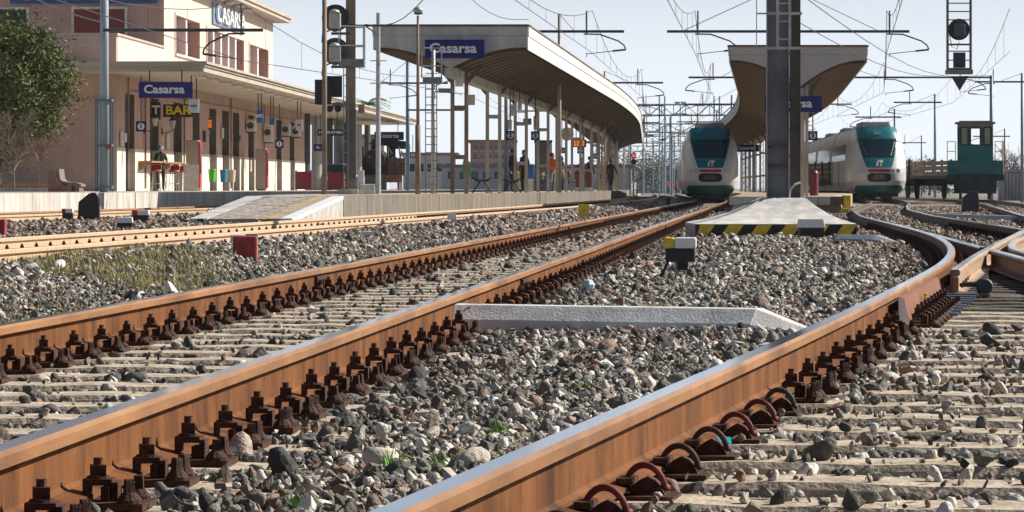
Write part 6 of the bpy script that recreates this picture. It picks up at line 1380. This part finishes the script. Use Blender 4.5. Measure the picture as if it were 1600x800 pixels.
for i, (px, py, w_, h_, d) in enumerate(((802, 172, 7, 18, 103), (824, 190, 13, 10, 112), (812, 165, 7, 14, 104), (797, 195, 6, 16, 100), (838, 192, 9, 22, 125))):
    q = MB(); q.bb(PX(px-w_/2, d), PX(px+w_/2, d), d-.08, d+.08, PZ(py+h_/2, d), PZ(py-h_/2, d)); b_ = q.build('canopy_box', OFFW if i != 1 else GREY, label=['pale speaker box hanging under the middle canopy near the third post', 'grey cabinet hanging under the middle canopy', 'small pale box hanging under the middle canopy front', 'pale hanging panel above the track 2 sign', 'tall pale hanging panel under the canopy'][i], cat='box', bevel=.01)
    q = MB(); q.cyl((PX(px, d), d, PZ(py-h_/2, d)), (PX(px, d), d, 4.0), .02, n=5); q.build('hanger', DGREY, b_)
# right platform details
q = MB(); x = PX(1272, 105); q.lathe((x, 105, PZ3), [(.14, 0), (.14, .75), (.09, .82), (0, .83)], 12); solo(q, 'red_bollard', MAROON, 'dark red round bollard under the track 5 sign', 'bollard')
for i, px in enumerate((1253.5, 1260.5)):
    q = MB(); q.bb(PX(px-2.4, 99.5), PX(px+2.4, 99.5), 99.42, 99.55, PZ3, 4.2); solo(q, 'canopy_post', CREAMP, ['left', 'right'][i]+' pale post of the pair right of the big mast', 'post')

# ------------------------------------------------------------------ trackside boxes, blocks, markers
def gz(px, d): return float(zb(PX(px, d), d))
def jbox(label, px, d, w_, h_, lid, base, legs=True, two=None, leg_h=.0):
    x = PX(px, d); z = gz(px, d); o = thing('junction_box', label, 'junction box', (x, d, z), random.uniform(-.1, .1), group='trackside junction boxes'); B = LB(o); z0 = leg_h
    q = MB(); q.box((0, 0, z0+h_*.28), (w_*.96, w_*.8, h_*.56), 0); B(q, 'case', base, bevel=.008)
    lw = w_*1.06
    if two:
        q = MB(); q.bb(-lw/2, -lw*.18, -w_*.45, w_*.45, z0+h_*.56, z0+h_); B(q, 'lid_half', two, bevel=.015)
        q = MB(); q.bb(-lw*.18+.002, lw/2, -w_*.45, w_*.45, z0+h_*.56, z0+h_); B(q, 'lid', lid, bevel=.015)
    else:
        q = MB(); q.box((0, 0, z0+h_*.78), (lw, w_*.9, h_*.44), 0, taper=.88); B(q, 'lid', lid, bevel=.012)
    if leg_h:
        for s in (-.03, .05): q = MB(); q.cyl((s*.9, 0, -.05), (s*.9, 0, z0+.02), .022, n=8); B(q, 'leg', LGREY)
        q = MB(); q.box((0.02, 0, z0-.03), (w_*.35, w_*.3, .08), 0); B(q, 'gland', BLACK)
        q = MB(); q.tube([(-.1, 0, z0), (-.14, -.02, z0-.08), (-.19, -.03, z0-.15), (-.14, -.05, z0-.19), (-.1, -.03, z0-.14), (-.14, -.02, z0-.09), (-.2, 0, z0-.16)], .012, 6); B(q, 'cable', DGREY)
    return o
jbox('yellow and white lidded junction box on a post between the tracks', 1063, 26.4, .25, .20, WHITE, BLACK, two=YELLOW, leg_h=.14)
jbox('white lidded dark box in front of the striped mast base', 1267, 47.6, .37, .30, WHITE, BLACK); jbox('white lidded box on the ballast left of the ramp', 195, 48, .24, .20, WHITE, BLACK)
jbox('red and white lidded box left of the ramp', 220, 56, .28, .20, WHITE, BLACK, two=RED, leg_h=.05); jbox('small red and white box beside the black dwarf signal', 106, 58, .19, .18, WHITE, BLACK, two=RED, leg_h=.08)
jbox('white box with red end left of the striped base', 1135, 62, .34, .18, WHITE, BLACK, two=RED)
q = MB(); x = PX(0, 40); z = gz(0, 40); q.bb(x-.1, x+.06, 40, 40.2, z, z+.22); solo(q, 'red_marker', REDB, 'red and white marker at the left frame edge', 'marker', bevel=.01)
dR = 30.; x = PX(383, dR); z = gz(383, dR); o = thing('red_block', 'chipped red painted concrete block in the grass', 'marker block', (x, dR, z), .06); B = LB(o)
q = MB(); w_, h_ = .225, .21; n = 6
q.box((0, 0, h_/2-.02), (w_, .24, h_+.04), 0); B(q, 'block', REDB, bevel=.02)
q = MB(); q.bb(w_/2+.001, w_/2+.004, -.1, .1, 0, h_-.02); B(q, 'sunlit_side', mat('sunlit_side_tint', (.62, .27, .10), .8, var=.2, scale=8))  # orange sheet paints the sunlight on the red block's right side
q = MB(); d = 33.; q.bb(PX(360, d), PX(381, d), d, d+.1, gz(370, d), gz(370, d)+.1); solo(q, 'white_marker', OFFW, 'small white marker behind the red block', 'marker', bevel=.006)
q = MB(); q.bb(PX(384, d), PX(402, d), d, d+.1, gz(370, d), gz(370, d)+.11); solo(q, 'blue_marker', mat('steel_blue', (.05, .16, .30), .6, var=.2, scale=6), 'small blue marker behind the red block', 'marker', bevel=.006)
for i, (px, d, m, w_, h_) in enumerate(((706, 56, WHITE, .13, .17), (793, 70, WHITE, .17, .18), (912, 72, YELLOW, .21, .33), (575, 40, CONCW, .14, .09))):
    x = PX(px, d); z = gz(px, d); o = thing('marker_post', ['nearer small white marker beside the beige track', 'farther small white marker beside the beige track', 'short yellow marker between the left tracks', 'low grey marker stone in the sparse grass'][i], 'marker', (x, d, z), .1*i); B = LB(o)
    q = MB(); q.bb(-w_/2, w_/2, -.03, .03, -.05, h_); B(q, 'plate', m, bevel=.006)
    q = MB(); q.bb(-w_/2-.012, -w_/2-.001, -.035, .035, -.05, h_+.01); q.bb(w_/2+.001, w_/2+.012, -.035, .035, -.05, h_+.01); B(q, 'edge', m)
def dwarf(label, px, d, num, s, m=BLACK, foot=None):
    x = PX(px, d); z = gz(px, d); o = thing('dwarf_signal', label, 'signal', (x, d, z), 0, group='dwarf signals'); B = LB(o)
    out = [(-.22, 0), (.24, 0), (.24, .40), (.23, .52), (.18, .60), (.1, .62), (.02, .60), (-.2, .42)]
    q = MB(); q.prism([(a*s, b*s) for a, b in out], -.09*s, .09*s); bd = B(q, 'casing', m, bevel=.015)
    lettering(num, .09*s, (x+.02*s, d-.095*s, z+.28*s), bd, CW, extrude=.001)
    q = MB(); q.bb(-.26*s, .28*s, -.12*s, .12*s, -.1, .02); B(q, 'footing', foot or BLACK)
dwarf('black dwarf signal board with small numbers by the left track', 138, 60, '51', .88); dwarf('dark dwarf signal numbered 23 on a pale footing by the shunter', 1515, 97, '23', 1.0 if False else 1.12, mat('dwarf_dark_blue', (.015, .02, .03), .5, var=.2, scale=6), CONCW)
for i, (px, d, m, w_, h_) in enumerate(((1491, 88, YELLOW, .24, .12), (1533, 98, RED, .14, .16), (1044, 120, BLACK, .14, .42), (1060, 135, BLACK, .1, .2), (288, 53, BLACK, .15, .11), (313, 54, BLACK, .12, .1))):
    x = PX(px, d); z = gz(px, d); q = MB(); q.box((x, d, z+h_/2-.02), (w_, w_*.7, h_+.04), .1, taper=.92); solo(q, 'track_box', m, ['yellow box beside the numbered dwarf signal', 'red box right of the numbered dwarf signal', 'leaning black marker post left of the left train', 'small dark post near the left train', 'left black box on the far-left track', 'right black box on the far-left track'][i], 'track box', bevel=.012)
# concrete beams lying across the ballast
def beam(label, pts, h_, m):
    q = MB(); (xa, ya), (xb, yb) = pts; L = math.hypot(xb-xa, yb-ya); o = thing('concrete_beam', label, 'concrete beam', ((xa+xb)/2, (ya+yb)/2, -.22), math.atan2(yb-ya, xb-xa), group='concrete cable beams'); B = LB(o)
    w_ = .34; l = L/2; vs = []
    for x, sc_, zz in ((-l, .55, h_*.62), (-l+.16, 1, h_), (l-.34, 1, h_), (l, .5, h_*.25)):
        vs += [(x, -w_*sc_*.5, -.03), (x, -w_*sc_*.5+.01, zz*.52), (x, -w_*sc_*.5+.11*sc_, zz), (x, w_*sc_*.5-.11*sc_, zz), (x, w_*sc_*.5-.01, zz*.52), (x, w_*sc_*.5, -.03)]
    fs = [(i*6+k, i*6+(k+1) % 6, i*6+6+(k+1) % 6, i*6+6+k) for i in range(3) for k in range(6)]+[(5, 4, 3, 2, 1, 0), (18, 19, 20, 21, 22, 23)]
    q.add(vs, fs); B(q, 'beam', m, bevel=.006); return o
beam('long pale concrete beam lying between the two near rails', ((-.56, 17.4), (1.60, 16.5)), .165, CONCW)
beam('short blue-grey concrete beam right of the striped base', ((PX(1300, 45.5), 45.6), (PX(1402, 45), 44.9)), .13, mat('bluegrey_concrete', (.27, .30, .33), .9, var=.15, scale=5, bump=.2))
beam('white concrete beam by the yellow box on the right', ((PX(1478, 78), 80), (PX(1598, 72), 72)), .16, PAV3)
q = MB(); q.lathe((PX(919, 23.6), 23.6, -.2), [(.02, 0), (.045, .03), (.05, .06), (.03, .09), (0, .1)], 9); solo(q, 'crumpled_cup', mat('pale_blue_plastic', (.5, .62, .72), .4, var=.2, scale=30), 'crumpled pale blue cup beside the centre rail', 'litter')
q = MB(); x = PX(1132, 9.3); q.add([(x-.02, 9.3, -.168), (x+.02, 9.28, -.17), (x+.022, 9.36, -.158), (x-.015, 9.38, -.155)], [(0, 1, 2, 3)]); q.add([(x-.02, 9.3, -.172), (x+.02, 9.28, -.174), (x+.022, 9.36, -.162), (x-.015, 9.38, -.159)], [(3, 2, 1, 0)]); solo(q, 'teal_scrap', mat('teal_plastic', (.0, .35, .42), .4, var=.1, scale=20), 'small teal plastic scrap beside the spring clips', 'litter')
# a few stones that stand out
for i, (px, py, s, m_, tw) in enumerate(((598, 716, .10, (.55, .5, .42), .3), (335, 640, .09, (.10, .10, .095), .8), (884, 660, .07, (.34, .35, .36), .4), (80, 628, .075, (.12, .12, .11), .2), (1500, 742, .07, (.28, .14, .10), 1.), (1170, 620, .06, (.2, .12, .09), .5), (208, 462, .10, (.42, .41, .40), .4), (130, 415, .11, (.5, .49, .48), .2), (1412, 625, .07, (.3, .22, .18), .6))):
    d = .74*F/(py-HOR); me = stone_mesh(20+i); me.transform(Matrix.Diagonal((s*1.15, s*1.1, s*1.2, 1))); me.materials.append(mat('lone_stone_%d' % i, m_, .9, var=.3, scale=20, bump=.3)); ob = bpy.data.objects.new('loose_stone', me); COL.objects.link(ob); ob.location = (PX(px, d), d, gz(px, d)+s*.3); ob.rotation_euler = (.2, .3, tw)
    tag(ob, ['large rounded cream stone in the near ballast', 'dark pointed stone lying on the sleepers', 'smooth grey stone by the near rail', 'small dark stone on the left sleepers', 'reddish brown stone at the lower right', 'brown stone by the upper spring clip', 'grey angular stone beyond the left rail', 'large pale stone near the beige track', 'pinkish stone beside the rail on the right'][i], 'stone', 'loose stones that stand out')

# ------------------------------------------------------------------ vegetation
def leaf_mat(n, c, c2): return mat(n, c, .7, var=.35, scale=2.5, col2=c2, detail=3)
def tree(label, loc, trunk_h, crown, n, ls, m, name='tree', drop=0., bark=None, clumps=26, aspect=1.6, group=None):
    o = thing(name, label, 'tree', loc, group=group); B = LB(o); bark = bark or mat('bark', (.10, .075, .055), .95, var=.3, scale=6)
    (cz, rx, ry, rz_) = crown; q = MB(); q.tube([(0, 0, 0), (.05, 0, trunk_h*.5), (0, .05, cz)], [.16, .12, .05], 8)
    cl = []
    for _ in range(clumps):
        v = Vector((random.gauss(0, 1), random.gauss(0, 1), random.gauss(0, 1))).normalized()*random.uniform(.35, .95)**.6; cl.append(Vector((v.x*rx, v.y*ry, cz+v.z*rz_)))
    for c in cl[:14]: q.tube([(0, 0, cz-rz_*.5), (c.x*.5, c.y*.5, (cz+c.z)/2-.1), tuple(c)], [.06, .04, .012], 5)
    B(q, 'trunk', bark)
    q = MB()
    for i in range(n):
        c = random.choice(cl); s = rx*random.uniform(.2, .42); v = Vector((random.gauss(0, .5), random.gauss(0, .5), random.gauss(0, .5)))*s+c
        if drop: v.z -= abs(random.gauss(0, drop))
        a = Vector((random.gauss(0, 1), random.gauss(0, 1), random.gauss(0, .7))).normalized(); b = a.cross(Vector((random.gauss(0, 1), random.gauss(0, 1), random.gauss(0, 1)))).normalized()
        l = ls*random.uniform(.6, 1.4); q.add([v-a*l*aspect*.5, v+b*l*.35, v+a*l*aspect*.5, v-b*l*.35], [(0, 1, 2, 3)])
    me = q.mesh('crown', m, False, fix=False); ob = bpy.data.objects.new('crown', me); COL.objects.link(ob); ob.parent = o; return o
def bare(label, loc, h, spread, name='bare_tree', m=None, depth=5, r0=.06, group=None, nb=3):
    o = thing(name, label, 'tree' if h > 2.5 else 'shrub', loc, group=group); q = MB(); rr = random.Random(hash(label) % 1000 if False else len(label)*7+int(h*10)); tw = MB()
    def grow(p, dr, L, r, k):
        e = p+dr*L; mid = p+dr*L*.5+Vector((rr.gauss(0, .06), rr.gauss(0, .06), 0))*L; (q if k > 2 else tw).tube([p, mid, e], [r, r*.8, r*.6], 4 if k < 4 else 6)
        if k == 0: return
        for _ in range(nb): 
            nd = (dr+Vector((rr.gauss(0, spread), rr.gauss(0, spread), rr.gauss(.1, spread*.6)))).normalized(); grow(p+dr*L*rr.uniform(.6, 1), nd, L*rr.uniform(.62, .85), r*.6, k-1)
    grow(Vector((0, 0, 0)), Vector((0, 0, 1)), h*.3, r0, depth); bk = m or mat('grey_bark', (.16, .13, .11), .95, var=.3, scale=6)
    q.build('trunk', bk, o, local=True); tw.build('twigs', bk, o, local=True); return o
EVG = leaf_mat('evergreen_leaf', (.05, .075, .012), (.125, .15, .028))
dT = 101.; tree('dense green cypress tree at the left frame edge', (PX(-5, dT), dT, PZ1+.1), 1.5, (3.25, 2.05, 1.6, 1.95), 60000, .07, EVG, drop=.12, clumps=80, aspect=2.4)
bare('leafless tangled shrub under the cypress', (PX(-2, 97.5), 97.5, PZ1+.1), 3.3, .55, 'bare_shrub', mat('pale_twig', (.19, .14, .11), .9, var=.2, scale=6), 5, .035, nb=4)
bare('slim reddish shrub left of the stone bench', (PX(60, 99.4), 99.4, PZ1+.1), 2.0, .4, 'bare_shrub', mat('red_twig', (.20, .11, .07), .9, var=.2, scale=6), 5, .02, nb=4)
bare('second leafless shrub at the left edge', (PX(22, 98.4), 98.4, PZ1+.1), 2.6, .5, 'bare_shrub', mat('pale_twig', (.19, .14, .11)), 5, .03, nb=4)
# palm behind the building canopy
dQ = 215.; pm = thing('palm_tree', 'palm tree crown rising behind the building canopy', 'tree', (PX(574, dQ), dQ, -.4)); B = LB(pm)
ztp = PZ(163, dQ)+.4; q = MB(); q.cyl((0, 0, 0), (0, 0, ztp), .25, .18, n=10); B(q, 'trunk', mat('bark', (.10, .075, .055)))
for k in range(22):
    a = k*2.4; el = random.uniform(.1, 1.1); q = MB(); L = 1.6; pts = [Vector((math.cos(a)*L*t*math.cos(el*(1-t*.7)), math.sin(a)*L*t*math.cos(el*(1-t*.7)), ztp+L*t*math.sin(el)-1.0*t*t)) for t in np.linspace(0, 1, 7)]
    for i in range(6):
        p, p2 = pts[i], pts[i+1]; sd = (p2-p).cross(Vector((0, 0, 1))).normalized(); w_ = .28*math.sin(math.pi*(i+.7)/6.6)
        for s in (-1, 1): q.add([p, p.lerp(p2, .6), p.lerp(p2, .9)+sd*s*w_-Vector((0, 0, .08))], [(0, 1, 2)]); q.add([p.lerp(p2, .5), p2, p2+(p2-p)*.3+sd*s*w_*.9-Vector((0, 0, .08))], [(0, 1, 2)])
    B(q, 'frond', leaf_mat('palm_leaf', (.06, .16, .03), (.12, .24, .05)))
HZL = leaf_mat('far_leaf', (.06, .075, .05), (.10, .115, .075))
for i, (px, d, h, w_) in enumerate(((1452, 330, 4.2, 1.8), (1432, 350, 3.0, 1.4), (1066, 520, 4.0, 2.5), (1010, 600, 7.5, 6), (1030, 640, 8, 7), (1050, 620, 7, 6), (995, 560, 6, 5), (1575, 340, 4, 2.2), (1590, 360, 3.4, 2), (975, 520, 7, 5), (1420, 420, 3.5, 2.0), (1475, 400, 3.2, 1.6))):
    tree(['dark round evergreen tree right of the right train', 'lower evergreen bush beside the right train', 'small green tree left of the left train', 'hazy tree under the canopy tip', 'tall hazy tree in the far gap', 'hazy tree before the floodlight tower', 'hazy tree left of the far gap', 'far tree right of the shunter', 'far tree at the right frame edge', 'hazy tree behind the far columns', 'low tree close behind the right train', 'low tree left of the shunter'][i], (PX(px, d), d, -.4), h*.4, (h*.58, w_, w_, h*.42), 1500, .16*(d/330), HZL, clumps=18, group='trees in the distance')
for i, (px, d, h) in enumerate(((1418, 260, 4.6), (1572, 250, 4.8), (1585, 240, 5.4), (1440, 300, 5.0), (1598, 270, 5))):
    bare(['leafless tree just right of the right train', 'leafless tree behind the shunter handrail', 'tall leafless tree right of the shunter', 'leafless tree behind the dark evergreen', 'leafless tree at the right frame edge'][i], (PX(px, d), d, -.4), h, .42, depth=5, r0=.09, group='leafless trees in the distance')
# ------------------------------------------------------------------ background buildings and walls
def far_building(label, px0, px1, py0, d, m, roof, depth=12, wins=None, rz_=None, z0=-.42, ridge=0):
    x0, x1 = PX(px0, d), PX(px1, d); zt_ = PZ(py0, d); o = thing('far_building', label, 'building', ((x0+x1)/2, d, z0)); 
    q = MB(); q.bb(x0, x1, d, d+depth, z0, zt_); q.build('wall', m, o)
    q = MB()
    if ridge: q.prism([(x0-.3, zt_), (x1+.3, zt_), ((x0+x1)/2, zt_+ridge)], d-.3, d+depth)
    else: q.bb(x0-.3, x1+.3, d-.4, d+depth+.3, zt_+.002, zt_+.3)
    q.build('roof', roof, o)
    for (a, b_, c, e) in wins or []:
        q = MB(); q.bb(PX(a, d), PX(b_, d), d-.06, d-.002, PZ(e, d), PZ(c, d)); wn = q.build('window', GLASS, o); q = MB(); q.bb(PX(a, d)-.05, PX(b_, d)+.05, d-.12, d-.002, PZ(e, d)-.12, PZ(e, d)-.01); q.build('sill', OFFW, wn)
    return o
far_building('low white shed behind the ladder signal', 630, 712, 243, 330, mat('shed_white', (.5, .49, .47), .8, var=.1, scale=.5), mat('shed_roof', (.22, .22, .23), .8, var=.1, scale=.5), wins=[(640+i*14, 648+i*14, 256, 268) for i in range(5)])
far_building('brick-red apartment block behind the middle platform columns', 735, 805, 222, 420, mat('far_brick', (.34, .20, .16), .9, var=.15, scale=.4), mat('far_roof', (.25, .14, .11), .9, var=.1, scale=.4), wins=[(740+i*11, 745+i*11, 228+j*14, 235+j*14) for i in range(6) for j in range(4)])
far_building('long grey industrial hall behind the platform', 690, 985, 262, 300, mat('hall_grey', (.40, .42, .43), .8, var=.15, scale=.3, stretch=(1, 1, .2)), mat('hall_roof', (.16, .18, .18), .8, var=.1, scale=.5), wins=[(700+i*18, 711+i*18, 268, 280) for i in range(14)])
far_building('white house between the building and the steam locomotive', 545, 600, 215, 300, mat('shed_white', (.5, .49, .47)), mat('shed_roof', (.22, .22, .23)), wins=[(552, 560, 225, 238), (575, 583, 225, 238)])
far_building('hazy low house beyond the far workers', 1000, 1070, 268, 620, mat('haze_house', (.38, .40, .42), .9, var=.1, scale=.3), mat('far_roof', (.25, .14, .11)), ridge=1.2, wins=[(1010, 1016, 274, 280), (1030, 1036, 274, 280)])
wl = thing('boundary_wall', 'pale stained wall with dark railing right of the shunter', 'wall', (PX(1590, 200), 200, -.4)); q = MB(); q.bb(PX(1560, 200), PX(1720, 200), 200, 200.3, -.4, PZ(264, 200)); q.build('wall_panel', mat('stained_wall', (.42, .41, .40), .9, var=.45, scale=1.5, stretch=(1, 1, .4)), wl)
for k in range(26): q = MB(); x = PX(1570, 199.5)+k*.22; q.bb(x-.02, x+.02, 199.3, 199.34, -.4, PZ(268, 199.5)); q.build('railing_bar', DGREY, wl)
q = MB(); q.bb(PX(1565, 199.5), PX(1720, 199.5), 199.28, 199.36, PZ(270, 199.5), PZ(269, 199.5)); q.build('top_rail', DGREY, wl)
rs = MB(); c = P(990, 243, 260); rs.lathe((c.x, 260, c.z), [(0, 0), (.22, 0), (.22, .1), (0, .1)], 14, axis='y'); rs.lathe((c.x, 260, c.z-.5), [(0, 0), (.22, 0), (.22, .1), (0, .1)], 14, axis='y'); sg2 = thing('railway_signal', 'far signal showing a red light under the canopy tip', 'signal', (c.x, 260, -.4)); rs.build('head', BLACK, sg2)
q = MB(); q.cyl((c.x, 260.15, -.4), (c.x, 260.15, c.z+.3), .07, n=8); q.build('post', GREY, sg2); q = MB(); q.lathe((c.x, 259.97, c.z), [(0, 0), (.13, 0), (.13, .02), (0, .02)], 12, axis='y'); q.build('red_lamp', mat('red_lamp', (1, .02, .05), .4, var=0, emit=3), sg2)

# ------------------------------------------------------------------ air
hz = MB(); hz.bb(-4050, 4050, -350, 7050, -1.5, 14.5)
HZ = bpy.data.materials.new('haze'); HZ.use_nodes = True; hn = HZ.node_tree; hn.nodes.clear(); ho = hn.nodes.new('ShaderNodeOutputMaterial'); hv = hn.nodes.new('ShaderNodeVolumePrincipled')
hv.inputs['Color'].default_value = (.86, .92, 1, 1); hv.inputs['Density'].default_value = .00012; hn.links.new(hv.outputs[0], ho.inputs['Volume'])
tag(hz.build('haze', HZ), 'pale bluish haze over the distant tracks', 'haze', kind='stuff')
